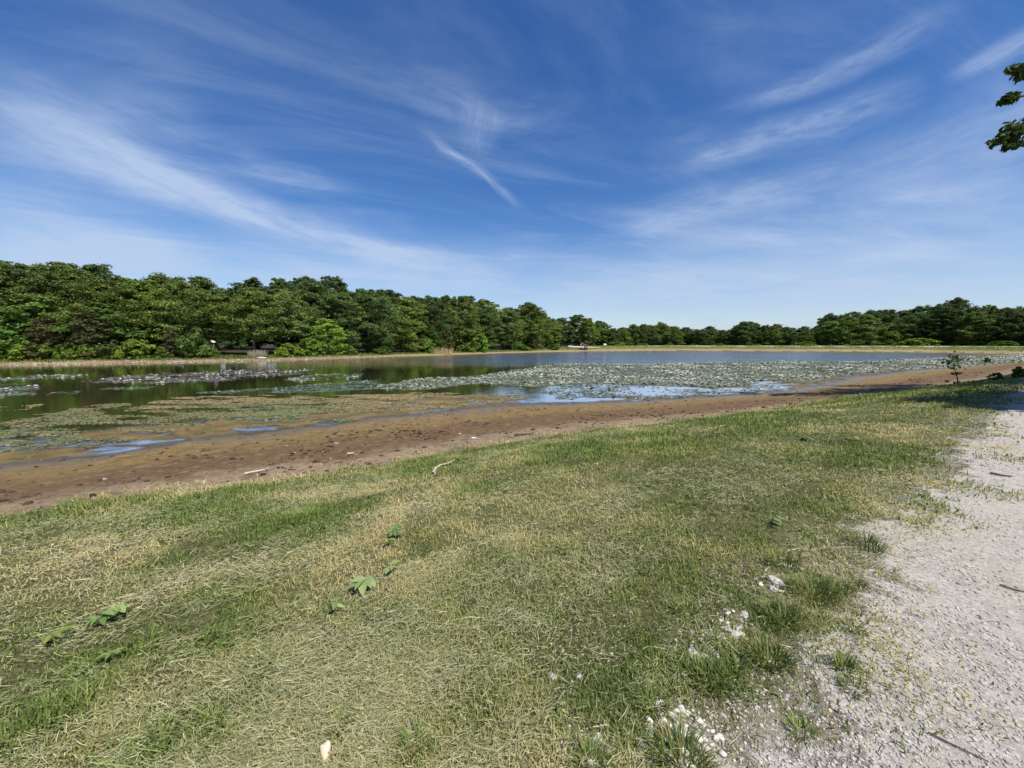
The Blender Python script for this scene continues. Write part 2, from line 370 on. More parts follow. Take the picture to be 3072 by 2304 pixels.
def make_water_mat():
    m, n, out = mat_new('pond_water')
    A = lambda k: n.new('ShaderNodeAttribute', attribute_name=k).outputs['Fac']
    pos = n.new('ShaderNodeNewGeometry').outputs['Position']
    px, py, pz = n.sep(pos)
    w1 = n.noise(n.xyz(n.math('MULTIPLY', px, .55), py, 0.0), 2.6, 4, .6, .3); w2 = n.noise(n.xyz(n.math('MULTIPLY', px, .7), py, 3.0), 9, 3, .6)
    big = n.noise(pos, .07, 3, .5)
    amp = n.math('MULTIPLY', A('ripple'), n.ramp(big, .3, .7, .5, 1.2))
    h = n.math('MULTIPLY', n.math('ADD', n.math('MULTIPLY', w1, .10), n.math('MULTIPLY', w2, .035)), amp)
    b = n.new('ShaderNodeBump'); b.inputs['Strength'].default_value = 1.0; b.inputs['Distance'].default_value = 1.0; n.put(b.inputs['Height'], h)
    fr = n.new('ShaderNodeFresnel'); fr.inputs['IOR'].default_value = 1.333; n.l.new(b.outputs[0], fr.inputs['Normal'])
    gl = n.new('ShaderNodeBsdfGlossy'); n.put(gl.inputs['Roughness'], n.math('ADD', n.ramp(amp, .05, .9, .02, .12), n.ramp(A('depth'), .0, .05, .16, 0.0))); gl.inputs['Color'].default_value = (1, 1, 1, 1); n.l.new(b.outputs[0], gl.inputs['Normal'])
    murk = n.new('ShaderNodeBsdfDiffuse'); n.put(murk.inputs[0], n.mix(n.ramp(A('depth'), .1, .8), C4(.105, .072, .020), C4(.036, .034, .014)))
    tr = n.new('ShaderNodeBsdfTransparent'); tr.inputs[0].default_value = (.80, .68, .42, 1)
    mb = n.new('ShaderNodeMixShader'); n.put(mb.inputs[0], n.ramp(A('depth'), .0, .38, .12, 1.0)); n.l.new(tr.outputs[0], mb.inputs[1]); n.l.new(murk.outputs[0], mb.inputs[2])
    mx = n.new('ShaderNodeMixShader'); n.put(mx.inputs[0], n.math('MULTIPLY', fr.outputs[0], n.ramp(A('depth'), .002, .022, .15, .90))); n.l.new(mb.outputs[0], mx.inputs[1]); n.l.new(gl.outputs[0], mx.inputs[2])
    n.l.new(mx.outputs[0], out.inputs[0])
    return m
M_WATER = make_water_mat()

# ------------------------------------------------------------------ terrain: one polar sheet, split into lawn, mud, path and bed
def terrain():
    front = np.linspace(R_(-60), R_(60), 820); back = np.linspace(R_(60), R_(300), 122)[1:-1]
    ang = np.concatenate([front, back]); nr = 560
    rad = np.concatenate([[.12], np.exp(np.linspace(math.log(.5), math.log(900), nr - 1))])
    AA, RR = np.meshgrid(ang, rad); x = (np.sin(AA) * RR).ravel(); y = (np.cos(AA) * RR).ravel()
    Zs = zones(x, y); dp, dg, dw, df = Zs; z = ground_z(x, y, Zs)
    near = dw > 0; lawn = near & (dg > 0)
    band = np.clip(dw / np.maximum(dw - np.minimum(dg, 0), 1e-3), 0, 1)
    ex = dict(band=band, wpath=np.where(near, sstep(-.95, .65, dp), 0), dust=np.where(near, sstep(-1.0, .1, dp), 0), wmud=np.where(near, sstep(.5, -.5, dg), 0),
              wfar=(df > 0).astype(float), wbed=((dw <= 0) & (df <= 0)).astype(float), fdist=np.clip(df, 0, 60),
              dampath=sstep(40, 60, x) * sstep(7.6, 8.6, df) * sstep(12.0, 11.0, df),
              wet=np.where(near & (dg < 0), 1 - sstep(.03, .13, z), 0))
    na = len(ang); i = np.arange(nr - 1)[:, None] * na; j = np.arange(na)[None, :]; j2 = (j + 1) % na
    Fq = np.stack([i + j, i + j2, i + na + j2, i + na + j], -1).reshape(-1, 4)[:, ::-1]
    V = np.stack([x, y, z], 1)
    jit = (fbm(x * 1.7, y * 1.7, 9, 3) - .5)
    cls = np.where(near, np.where(dp + jit * 1.2 > 0, 2, np.where(dg + jit * .9 > 0, 0, 1)), np.where(df > 0, 0, 3))
    fc = cls[Fq].max(1)
    for k, nm in enumerate(('ground', 'mud_flat', 'gravel_path', 'pond_bed')):
        f = Fq[fc == k]; u, inv = np.unique(f, return_inverse=True)
        o = link(nm, meshdata(nm, V[u], inv.reshape(-1, 4), M_GROUND, None, {q: v[u] for q, v in ex.items()}, True)); tag(o, kind='structure')
terrain()
def water():
    ang = np.linspace(R_(-100), R_(62), 420); rad = np.exp(np.linspace(math.log(5), math.log(230), 320))
    AA, RR = np.meshgrid(ang, rad); x = (np.sin(AA) * RR).ravel(); y = (np.cos(AA) * RR).ravel()
    z = ground_z(x, y); na = len(ang)
    i = np.arange(len(rad) - 1)[:, None] * na; j = np.arange(na - 1)[None, :]
    Fq = np.stack([i + j, i + j + 1, i + na + j + 1, i + na + j], -1).reshape(-1, 4)[:, ::-1]
    Fq = Fq[(z[Fq] < .08).any(1)]
    u, inv = np.unique(Fq, return_inverse=True); x, y, z = x[u], y[u], z[u]
    ripple = sstep(42, 85, y) * sstep(-42, -4, x) * sstep(150, 100, x) * 1.6 + .05
    V = np.stack([x, y, np.zeros_like(x)], 1)
    o = link('water', meshdata('water', V, inv.reshape(-1, 4), M_WATER, None, dict(depth=np.clip(-z, 0, 2), ripple=ripple), True)); tag(o, kind='structure')
water()

# ------------------------------------------------------------------ trees
def leaf_quads(P, N, size, r, aspect=1.5):
    """rhombic leaves at P with normals N"""
    n = len(P); N = N / np.maximum(np.linalg.norm(N, axis=1, keepdims=True), 1e-6)
    t = r.normal(size=(n, 3)); t -= N * (t * N).sum(1, keepdims=True); t /= np.maximum(np.linalg.norm(t, axis=1, keepdims=True), 1e-6)
    b = np.cross(N, t); s = (size * r.uniform(.7, 1.35, n))[:, None] if np.ndim(size) == 0 else (size * r.uniform(.7, 1.35, n))[:, None]
    V = np.stack([P - t * s * .5 * aspect, P + b * s * .5 + N * s * .12, P + t * s * .5 * aspect, P - b * s * .5 + N * s * .12], 1).reshape(-1, 3)
    Fq = np.arange(4 * n).reshape(n, 4)
    return V, Fq
PROFILES = {
 'oak':   [(.10, .45), (.22, .85), (.40, 1.0), (.60, 1.0), (.78, .92), (.90, .70), (1.0, .30)],
 'high':  [(.30, .55), (.42, .92), (.60, 1.0), (.76, .92), (.90, .68), (1.0, .28)],
 'tall':  [(.08, .55), (.25, .90), (.45, 1.0), (.65, .92), (.82, .76), (.93, .50), (1.0, .18)],
 'loose': [(.06, .50), (.22, .95), (.45, 1.0), (.68, .78), (.86, .50), (1.0, .08)],
 'cedar': [(.02, .90), (.15, 1.0), (.40, .80), (.65, .52), (.85, .26), (1.0, .03)],
 'shrub': [(.0, .80), (.25, 1.0), (.55, .95), (.80, .65), (1.0, .15)],
}
def crown_mesh(kind, seed, H=14.0, RW=4.6, nb=48, ncl=12, nleaf=68, lsize=.195, base=(.060, .100, .020)):
    r = np.random.default_rng(seed); pr = PROFILES[kind]; pt = [p[0] for p in pr]; pw = [p[1] for p in pr]
    Ps, Ns, Cs = [], [], []; limbs = []
    for k in range(nb):
        t = ((k + r.uniform(.1, 1.0)) / nb) ** .9; t = pt[0] + (1 - pt[0]) * t
        phi = k * 2.399 + r.uniform(-.5, .5); rr = np.interp(t, pt, pw) * RW
        q = rr * r.uniform(.25, .95); br = RW * r.uniform(.20, .36) * (1.15 if t < .72 else (.95 if t < .9 else .75))
        bc = np.array((q * math.cos(phi), q * math.sin(phi), t * H - br * .35)); limbs.append((bc, t))
        for c in range(ncl):
            d = r.normal(size=3); d[2] = d[2] * .8 + .25; d /= np.linalg.norm(d)
            cc = bc + d * br * r.uniform(.35, 1.3) * (1, 1, .8); cr = br * r.uniform(.30, .5)
            n = int(nleaf * r.uniform(.6, 1.3)); v = r.normal(size=(n, 3)); v /= np.linalg.norm(v, axis=1, keepdims=True)
            v[:, 2] = np.where(v[:, 2] < -.45, -v[:, 2] * .6, v[:, 2])
            p = cc + v * cr * r.uniform(.3, 1.45, (n, 1)) * (1.1, 1.1, .85)
            nn = v * .7 + r.normal(size=(n, 3)) * .55 + (0, 0, .3)
            Ps.append(p); Ns.append(nn)
            cl = r.uniform(.62, 1.4); hue = r.normal() * .08
            base_ = np.array(base) * cl * (1 + hue, 1, 1 - hue)
            Cs.append(base_ * r.uniform(.75, 1.28, (n, 1)))
    P, N, Cc = np.concatenate(Ps), np.concatenate(Ns), np.concatenate(Cs)
    keep = P[:, 2] > .02 * H; P, N, Cc = P[keep], N[keep], Cc[keep]
    V, Fq = leaf_quads(P, N, lsize, r)
    return V, Fq, np.repeat(Cc, 4, 0), limbs
def trunk_mesh(limbs, H, tr, seed, zt=.78, nl=10):
    r = np.random.default_rng(seed + 99); bend = r.normal(size=(8, 2)) * .03 * H * .3
    pts = [(0, 0, -.4)]; rad = [tr * 1.5]
    for k in range(1, 8):
        t = k / 7 * zt; pts.append((bend[k][0] * t, bend[k][1] * t, t * H)); rad.append(tr * (1 - .85 * k / 7) * (1.15 if k == 1 else 1))
    parts = [tube(pts, rad, 8)]
    for bc, t in limbs[::max(1, len(limbs) // nl)]:
        z0 = max(.12 * H, min(bc[2] * .72, zt * H * .95)); i = min(6, int(z0 / (zt * H) * 7))
        a = Vector(pts[i]); a.z = z0; b = Vector(bc); mid = a.lerp(b, .5) + Vector((0, 0, -.02 * H))
        r0 = tr * .5 * (1 - .6 * z0 / H)
        parts.append(tube([a, mid, b], [r0, r0 * .6, r0 * .2], 5))
    return joinm(parts)
class Proto: pass
PROTO = {}
def make_proto(key, kind, seed, H, RW, trunk_r, **kw):
    V, Fq, Cc, limbs = crown_mesh(kind, seed, H, RW, **kw)
    p = Proto(); p.H = H; p.RW = RW
    p.crown = meshdata('crown_' + key, V, Fq, M_NEEDLE if kind == 'cedar' else M_LEAF, Cc)
    tv, tf = trunk_mesh(limbs, H, trunk_r, seed) if kind != 'shrub' else trunk_mesh(limbs, H, trunk_r, seed, .4, 8)
    p.trunk = meshdata('trunk_' + key, tv, tf, M_BARK, None, None, True)
    PROTO[key] = p
G = (.100, .142, .038)
for i in range(4): make_proto(f'oak{i}', 'oak', 10 + i, 14, 4.6, .22, base=G)
make_proto('ohigh0', 'high', 25, 14, 4.6, .22, base=G)
for i in range(3): make_proto(f'tall{i}', 'tall', 30 + i, 15, 3.9, .2, base=(.106, .150, .040))
for i in range(2): make_proto(f'loose{i}', 'loose', 50 + i, 11, 3.6, .14, nb=32, ncl=10, nleaf=36, base=(.115, .180, .036))
for i in range(2): make_proto(f'cedar{i}', 'cedar', 70 + i, 8, 2.5, .13, nb=30, ncl=12, nleaf=40, lsize=.2, base=(.055, .066, .024))
for i in range(4): make_proto(f'shrub{i}', 'shrub', 90 + i, 2.6, 1.8, .04, nb=14, ncl=9, nleaf=42, lsize=.20, base=(.115, .172, .034))
def plant(name, key, x, y, H, tint=(1, 1, 1), wide=1.0, rz=None, label='', cat='tree', group=None, z=None):
    p = PROTO[key]; s = H / p.H
    r = empty(name, (x, y, (gz(x, y) if z is None else z)), random.uniform(0, 6.28) if rz is None else rz); r.scale = (s * wide, s * wide, s)
    c = link('crown' if cat == 'tree' else 'foliage', p.crown, r); c.color = (*tint, 1)
    link('trunk' if cat == 'tree' else 'stem', p.trunk, r)
    return tag(r, label, cat, group)
SKYL = [(-400, 770), (0, 785), (100, 798), (190, 795), (290, 805), (320, 828), (400, 828), (490, 822), (590, 825), (640, 848), (690, 868), (750, 845), (830, 843), (900, 848), (930, 833), (985, 833), (1060, 868), (1130, 860), (1200, 872), (1260, 890), (1320, 885), (1420, 890), (1460, 900), (1540, 922), (1590, 905), (1625, 938), (1680, 948), (1750, 943), (1790, 952), (1830, 985), (1900, 975), (2000, 970), (2080, 990), (2130, 976), (2180, 990), (2240, 963), (2300, 972), (2400, 985), (2465, 970), (2490, 945), (2580, 930), (2680, 935), (2740, 925), (2800, 920), (2860, 888), (2920, 918), (3000, 915), (3072, 925), (3400, 930)]
sky_y = lambda px: float(np.interp(px, [p[0] for p in SKYL], [p[1] for p in SKYL]))
SHORE = [(p[0], at(p[0], p[1], 0)[1]) for p in FAR_PX]
shore_Y = lambda px: float(np.interp(px, [-400] + [p[0] for p in SHORE] + [3400], [46] + [p[1] for p in SHORE] + [100]))
ORD = 'first second third fourth fifth sixth seventh eighth ninth tenth eleventh twelfth thirteenth fourteenth fifteenth sixteenth seventeenth eighteenth nineteenth twentieth'.split()
def ordn(i):
    if i < 20: return ORD[i]
    tens = {2: 'twenty', 3: 'thirty'}[(i + 1) // 10]; u = (i + 1) % 10
    return (tens[:-1] + 'ieth') if u == 0 else f'{tens}-{ORD[u - 1]}'
HUES = [((1.0, 1.0, 1.0), 'mid green'), ((.80, .86, .95), 'dark green'), ((1.35, 1.28, .95), 'yellow-green'), ((.86, .93, 1.0), 'soft green'), ((1.15, 1.12, .9), 'fresh green'), ((.72, .78, .82), 'deep green')]
def row(zone, x0, x1, step, ypx, kinds, depthf, drop, fmt, group, hues=None, wide=1.0, skip=None):
    px = x0; i = 0
    while px < x1:
        st = step(px) * random.uniform(.8, 1.2); Yd = depthf(px)
        top = sky_y(px) + drop() ; X, _, zt = atY(px, top, Yd)
        zg = gz(X, Yd); H = max(3.0, zt - zg); k = random.choice(kinds)
        if skip and skip[0] < px < skip[1]:
            if kinds is not OAK: px += st; i += 1; continue
            k = 'ohigh0'
        tint, hn = random.choice(hues or HUES); j = random.uniform(.9, 1.1); j *= random.choice((.78, .95, 1.06, 1.22)); tint = tuple(v * j for v in tint)
        p = PROTO[k]; wpx = st * 1.7 / F * Yd; w = min(1.7, max(.7, (wpx / 2) / (p.RW * H / p.H))) * wide
        shape = 'broad' if w > 1.0 else ('narrow' if w < .75 else 'round')
        plant({'o': 'oak_tree', 't': 'tall_tree', 'l': 'young_tree', 'c': 'cedar_tree'}[k[0]], k, X, Yd, H, tint, w, None, fmt.format(hue=hn, shape=shape, o=ordn(i)), 'tree', group)
        px += st; i += 1
OAK = ['oak0', 'oak1', 'oak2', 'oak3', 'tall0', 'tall1', 'tall2']; MIX = OAK + ['loose0', 'loose1']
U = random.uniform
row('left front', -90, 1700, lambda p: np.interp(p, [0, 900, 1700], [118, 96, 62]), 0, OAK, lambda p: shore_Y(p) * 1.09 + U(3.5, 12), lambda: U(6, 34),
    "{shape} {hue} oak in the left wood's front row, {o} from the edge", 'front row of the left wood', skip=(560, 860))
row('left back', -120, 1760, lambda p: np.interp(p, [0, 900, 1700], [104, 86, 54]), 0, OAK, lambda p: shore_Y(p) * 1.2 + U(12, 20), lambda: U(-4, 12),
    "{shape} {hue} treetop behind the left wood's front oaks, {o} from the edge", 'back row of the left wood')
row('left low', -60, 1680, lambda p: np.interp(p, [0, 900, 1700], [190, 150, 90]), 0, ['loose0', 'loose1', 'oak1'], lambda p: shore_Y(p) * 1.05 + U(3.5, 5.5), lambda: U(85, 130),
    'low {hue} {shape} understorey tree at the left wood edge, {o} from the photo edge', 'small trees at the edge of the left wood', skip=(430, 880))
row('dam', 1765, 2490, lambda p: 33, 0, MIX, lambda p: shore_Y(p) + U(18, 24), lambda: U(-2, 16),
    '{shape} {hue} tree standing beyond the dam, {o} right of the white sign', 'trees beyond the dam')
row('dam back', 1800, 2520, lambda p: 38, 0, OAK, lambda p: shore_Y(p) + U(30, 42), lambda: U(-3, 8),
    '{hue} {shape} treetop behind the row beyond the dam, {o} right of the sign', 'back trees beyond the dam')
row('right front', 2500, 3180, lambda p: 54, 0, MIX, lambda p: shore_Y(p) + U(16, 22), lambda: U(8, 40),
    '{shape} {hue} tree at the front of the right wood, {o} from its low end', 'front row of the right wood')
row('right back', 2510, 3200, lambda p: 56, 0, OAK, lambda p: shore_Y(p) + U(30, 40), lambda: U(-4, 8),
    '{shape} {hue} treetop behind the right wood, {o} from its low end', 'back row of the right wood')
# brownish cedars at the left wood edge, and one in the middle
for px, top, base, w, lab in ((130, 955, 1048, 1.5, 'dull brown feathery cedar beside the left photo edge behind the bright shrubs'), (270, 930, 1050, 1.45, 'dull brown cedar right of its brown twin at the left wood edge'),
                              (510, 985, 1045, 1.1, 'small brown cedar in the dark gap left of the white box'), (1600, 1010, 1048, 1.3, 'low brown cedar at the right end of the left wood'), (1340, 985, 1040, 1.2, 'dark grey-green cedar above the tan brush pile')):
    Yd = shore_Y(px) * 1.05 + 2.5; X, _, zt = atY(px, top, Yd)
    plant('cedar_tree', random.choice(['cedar0', 'cedar1']), X, Yd, zt - gz(X, Yd), (1.25, 1.02, .9) if px != 1340 else (1.5, 1.4, 1.2), w, None, lab, 'tree')
# shrubs
SHR = [(-20, 1022, 60, (1.1, 1.1, .8), 'wide bright green shrub at the left photo edge on the far shore'), (60, 1035, 62, (1.25, 1.2, .8), 'low yellow-green shrub second from the left edge of the far shore'),
       (125, 1036, 50, (1.2, 1.15, .8), 'low rounded yellow-green shrub left of the driftwood branches'), (185, 1036, 40, (.95, 1.0, .8), 'pale weedy shrub directly behind the driftwood branches'), (250, 1032, 48, (1.15, 1.15, .8), 'leafy green shrub right of the driftwood branches'),
       (330, 1045, 44, (.9, .95, .8), 'low grassy shrub between two taller shrubs on the left shore'), (400, 1020, 68, (1.3, 1.2, .8), 'tallest bright shrub on the left shore below the dark hollow'), (480, 1042, 30, (1.0, 1.0, .8), 'tiny shrub left of the layered dark shrub'),
       (580, 1000, 76, (.72, .82, .8), 'tall dark layered shrub just left of the white box'), (640, 1045, 26, (.9, 1, .8), 'little shrub under the white box'),
       (860, 1032, 55, (1.45, 1.35, .8), 'brightest yellow-green shrub right of the dry reeds'), (925, 1018, 66, (1.15, 1.15, .8), 'big light green shrub among the front oaks right of the dry reeds'), (985, 1030, 44, (1.0, 1.05, .8), 'green shrub right of the big light green one'),
       (1050, 1040, 36, (.9, .95, .8), 'low olive shrub at the middle of the left wood edge'), (1150, 1040, 36, (.8, .9, .8), 'low dark shrub under the pale leaning trunk'), (1285, 1020, 40, (1.2, 1.25, .8), 'bright green shrub left of the tan brush pile'),
       (1400, 1030, 40, (1.1, 1.15, .8), 'low green shrub right of the tan brush pile'), (1440, 1005, 44, (1.1, 1.2, .8), 'tall rounded shrub right of the brush pile by the water'), (1570, 1035, 36, (.9, 1.0, .8), 'grey-green shrub left of the low brown cedar'), (1660, 1035, 40, (.85, .95, .8), 'shrub at the shore left of the jumble of boards'),
       (1850, 1025, 40, (1.3, 1.3, 1.0), 'pale shrub right beside the white sign'), (1930, 1030, 44, (1.2, 1.2, 1.1), 'greyish pale shrub on the dam right of the sign'), (2010, 1036, 36, (1.1, 1.15, .8), 'low shrub behind the dam third from the sign'), (2080, 1032, 40, (.9, 1, .8), 'round low shrub behind the dam left of centre'),
       (2160, 1030, 40, (1.1, 1.15, .8), 'low bright shrub behind the middle of the dam'), (2270, 1034, 36, (1.0, 1.05, .8), 'dull low shrub behind the middle of the dam'), (2420, 1025, 44, (1.25, 1.2, .8), 'light green shrub below the left end of the right wood'),
       (2560, 1022, 50, (1.1, 1.15, .8), 'shrub at the foot of the right wood left end'), (2680, 1025, 50, (1.0, 1.05, .8), 'mid green shrub at the foot of the right wood'), (2755, 1016, 72, (1.35, 1.28, .8), 'big bright yellow-green shrub at the foot of the right wood'), (2890, 1022, 50, (.95, 1.0, .8), 'shrub right of the big bright shrub at the right wood'), (3010, 1024, 56, (.9, .95, .8), 'low shrub near the right photo edge at the wood foot')]
for i, (px, top, wpx, tint, lab) in enumerate(SHR):
    Yd = shore_Y(px) * 1.035 + 2.2 if px < 1700 else shore_Y(px) + 13.5
    X, _, zt = atY(px, top, Yd); zg = gz(X, Yd); H = max(.8, zt - zg); k = f'shrub{i % 4}'
    plant('shrub', k, X, Yd, H, tint, max(.5, min(3.2, (wpx * 1.25 / F * Yd / 2) / (1.8 * H / 2.6))), None, lab, 'shrub', 'shrubs along the far shore')
# the oak whose lowest branches hang into the picture on the right, and its neighbour that shades the path
def big_oak(loc, seed, H, RW, label, lsize=.17, trunk_r=.34, nl=70, tint=(1, 1, 1), nb=34, ncl=15):
    V, Fq, Cc, limbs = crown_mesh('oak', seed, H, RW, nb=nb, ncl=ncl, nleaf=nl, lsize=lsize, base=(.042, .070, .016))
    r = empty('oak_tree', (loc[0], loc[1], gz(*loc)))
    c = link('crown', meshdata('crown_near_oak', V, Fq, M_LEAF, Cc), r); c.color = (*tint, 1)
    tv, tf = trunk_mesh(limbs, H, trunk_r, seed); link('trunk', meshdata('trunk_near_oak', tv, tf, M_BARK, None, None, True), r)
    tag(r, label, 'tree', 'oaks beside the gravel path'); return r
oakA = big_oak((30.0, 13.0), 201, 19.0, 7.6, 'big oak at the right photo edge, only its branch tips hang into the sky')
oakB = big_oak((20.9, 5.0), 202, 12.5, 5.3, 'oak beside the gravel path right of the frame, seen by its shadow on the path', nl=80, lsize=.2)
# hanging branch clusters of oak A that reach into the picture: (pixel, radius) on its crown edge
def branch_tips(root, spec, Yd):
    r = np.random.default_rng(5); inv = np.array(root.location)
    Ps, Ns, Cs = [], [], []; parts = []
    for (pa, pb, w) in spec:
        a = np.array(atY(*pa, Yd)); b = np.array(atY(*pb, Yd)); b[1] += .8
        parts.append(tube([Vector((-1.2, 1.2, b[2] - inv[2] - 2.2)), Vector(b - inv) * .55 + Vector((0, 0, (b[2] - inv[2]) * .42)), Vector(b - inv), Vector((a + b) / 2 - inv + (0, 0, .06)), Vector(a - inv)], [.10, .07, .04, .022, .010], 5))
        for k in range(9):
            t = k / 8; c = a * (1 - t) + b * t + r.normal(size=3) * .16 * w
            n = int(30 * w); v = r.normal(size=(n, 3)); v /= np.linalg.norm(v, axis=1, keepdims=True)
            Ps.append(c - inv + v * r.uniform(.3, 1, (n, 1)) * (.42, .42, .30) * w * (.65 + .5 * t)); Ns.append(v * .4 + r.normal(size=(n, 3)) * .6 + (0, 0, .5))
            Cs.append(np.array((.042, .070, .016)) * r.uniform(.7, 1.3, (n, 1)))
    P, N, Cc = np.concatenate(Ps), np.concatenate(Ns), np.concatenate(Cs)
    V, Fq = leaf_quads(P, N, .16, r)
    link('leafy_branch', meshdata('leafy_branch', V, Fq, M_LEAF, np.repeat(Cc, 4, 0)), root)
    V, Fq = joinm(parts); link('bough', meshdata('bough', V, Fq, M_BARK, None, None, True), root)
branch_tips(oakA, [((2996, 424), (3095, 362), .80), ((3030, 438), (3115, 408), .55), ((3056, 385), (3140, 350), .70), ((3024, 297), (3105, 256), .50), ((3066, 203), (3135, 180), .60)], 17.0)

# ------------------------------------------------------------------ grass: blades, clippings
def polar_sample(n, r0, r1, a0=-70, a1=66, pw=0.0):
    u = rng.random(n); r = r0 * (r1 / r0) ** u if pw == 0 else (r0 ** pw + (r1 ** pw - r0 ** pw) * u) ** (1 / pw)
    a = np.radians(rng.uniform(a0, a1, n)); return np.sin(a) * r, np.cos(a) * r, r
def blades(x, y, z, h, w, lean, az, c0, r):
    """bent three-point blades: base pair, mid pair, tip"""
    n = len(x); dx, dy = np.cos(az), np.sin(az); px, py = -dy, dx
    B = np.stack([x, y, z], 1); D = np.stack([dx, dy, np.zeros(n)], 1); Pp = np.stack([px, py, np.zeros(n)], 1); up = np.array((0, 0, 1.0))
    h = h[:, None]; w = w[:, None]; lean = lean[:, None]
    mid = B + up * h * np.cos(lean * .6) * .55 + D * h * np.sin(lean * .6) * .55
    tip = mid + up * h * np.cos(lean * 1.3) * .5 + D * h * np.sin(lean * 1.3) * .5
    V = np.stack([B - Pp * w * .5, B + Pp * w * .5, mid + Pp * w * .42, mid - Pp * w * .42, tip], 1).reshape(-1, 3)
    k = np.arange(n)[:, None] * 5
    return V, [k + np.array([[0, 1, 2, 3]]), k + np.array([[3, 2, 4]])], np.repeat(c0, 5, 0)
LUSH = [(900, 1560, 150, 40), (640, 1540, 140, 30), (1390, 1478, 90, 28), (1600, 1365, 130, 30), (1760, 1345, 150, 30), (1300, 1400, 120, 25), (1980, 1320, 160, 30), (2250, 1255, 180, 22), (700, 1480, 160, 20), (640, 1935, 60, 25), (420, 1945, 60, 20), (640, 2200, 60, 60), (470, 2240, 50, 60), (150, 2150, 160, 60), (2600, 1190, 250, 15), (2150, 2030, 120, 60), (2620, 1380, 150, 40), (330, 1520, 150, 18)]
STRAW = [(470, 1600, 120, 35), (360, 1640, 160, 40), (250, 1700, 160, 40), (1560, 1425, 160, 22), (1300, 1490, 130, 30), (1200, 1530, 120, 25), (650, 1720, 120, 25), (1780, 1370, 60, 12), (2150, 1290, 90, 10), (480, 1790, 150, 25), (1500, 1500, 200, 25), (2680, 1440, 120, 25), (900, 1680, 200, 30)]
def patch(x, y, L):
    m = np.zeros(x.shape)
    for px, py, a, b in L:
        gx, gy, g = hit(px, py); ex = hit(px + a, py); ey = hit(px, py - b)
        r1 = math.dist(gx_ := (gx, gy), ex[:2]); r2 = max(.12, math.dist(gx_, ey[:2]))
        d = math.hypot(gx, gy); ux, uy = gx / d, gy / d
        t = (x - gx) * ux + (y - gy) * uy; s = (x - gx) * uy - (y - gy) * ux
        m = np.maximum(m, np.exp(-((t / r2) ** 2 + (s / r1) ** 2)))
    return m
def grass():
    n = 920000
    x, y, r = polar_sample(n, 1.05, 32)
    dp, dg, dw, df = Zs = zones(x, y)
    cl = fbm(x * .9, y * .9, 41, 4); fine = fbm(x * 4, y * 4, 43, 3); edge = fbm(x * 1.3, y * 1.3, 77, 3) - .5
    lush = patch(x, y, LUSH); straw = patch(x, y, STRAW)
    # keep: lawn, thinning on the path shoulder and fading into the mud
    pth = np.exp(-np.clip(dp + .12 + edge * 1.5, 0, 9) / .16); pth = np.where(fine > .54, pth, pth * .35)
    pth = np.maximum(pth, .8 * patch(x, y, [(2700, 1425, 120, 25), (2880, 1460, 160, 18), (3030, 1485, 120, 16), (2720, 1520, 90, 14)]) * (fine > .45))
    inner = np.where(dp > -1.2, .85 + .15 * sstep(.44, .60, fbm(x * 1.8, y * 1.8, 15, 3)), 1.0)
    mudf = sstep(-1.1, .7, dg + edge * 1.4 + (fine - .5) * 1.0)
    p = pth * mudf * inner * (.68 + .32 * sstep(.35, .6, fine) + lush * .4)
    k = (rng.random(n) < p) & (dw > 0)
    x, y, r, cl, fine, lush, straw, dp, dg = [v[k] for v in (x, y, r, cl, fine, lush, straw, dp, dg)]
    n = len(x); z = ground_z(x, y)
    tall = sstep(1.6, .0, dg) * .5
    h = (.022 + .035 * rng.random(n) ** 1.5) * (1 + .9 * lush + tall) * (1 + .035 * np.minimum(r, 20)) * (.7 + .6 * cl)
    w = (.0028 + .0016 * rng.random(n)) * (1 + .22 * np.maximum(r - 1, 0)) * (1 + .3 * lush)
    wide = rng.random(n) < .07; w = np.where(wide, w * 2.3, w); h = np.where(wide, h * .8, h)
    dry = np.clip(np.where(wide, -.3, 0) + (cl - .47) * 3.2 + .30 + .45 * straw - .55 * lush - .15 * sstep(-2.5, -.6, dp) + .35 * sstep(-.5, .3, dp) + .38 * sstep(.5, -.4, dg) + rng.normal(size=n) * .26, 0, 1)[:, None]
    g = np.array((.160, .218, .052)) * (1 - .5 * rng.random((n, 1))) * (1 + .25 * lush[:, None]); ol = np.array((.26, .28, .085)); st = np.array((.52, .43, .22))
    c = np.where(dry < .5, g + (ol - g) * dry * 2, ol + (st - ol) * (dry * 2 - 1)) * rng.uniform(.72, 1.22, (n, 1))
    V, Fc, cc = blades(x, y, z - .004, h, w, np.abs(rng.normal(.8, .42, n)) + dry[:, 0] * .55, rng.uniform(0, 6.283, n), c, r)
    o = link('grass', meshdata('grass', V, Fc, M_GRASS, cc)); tag(o, kind='stuff')
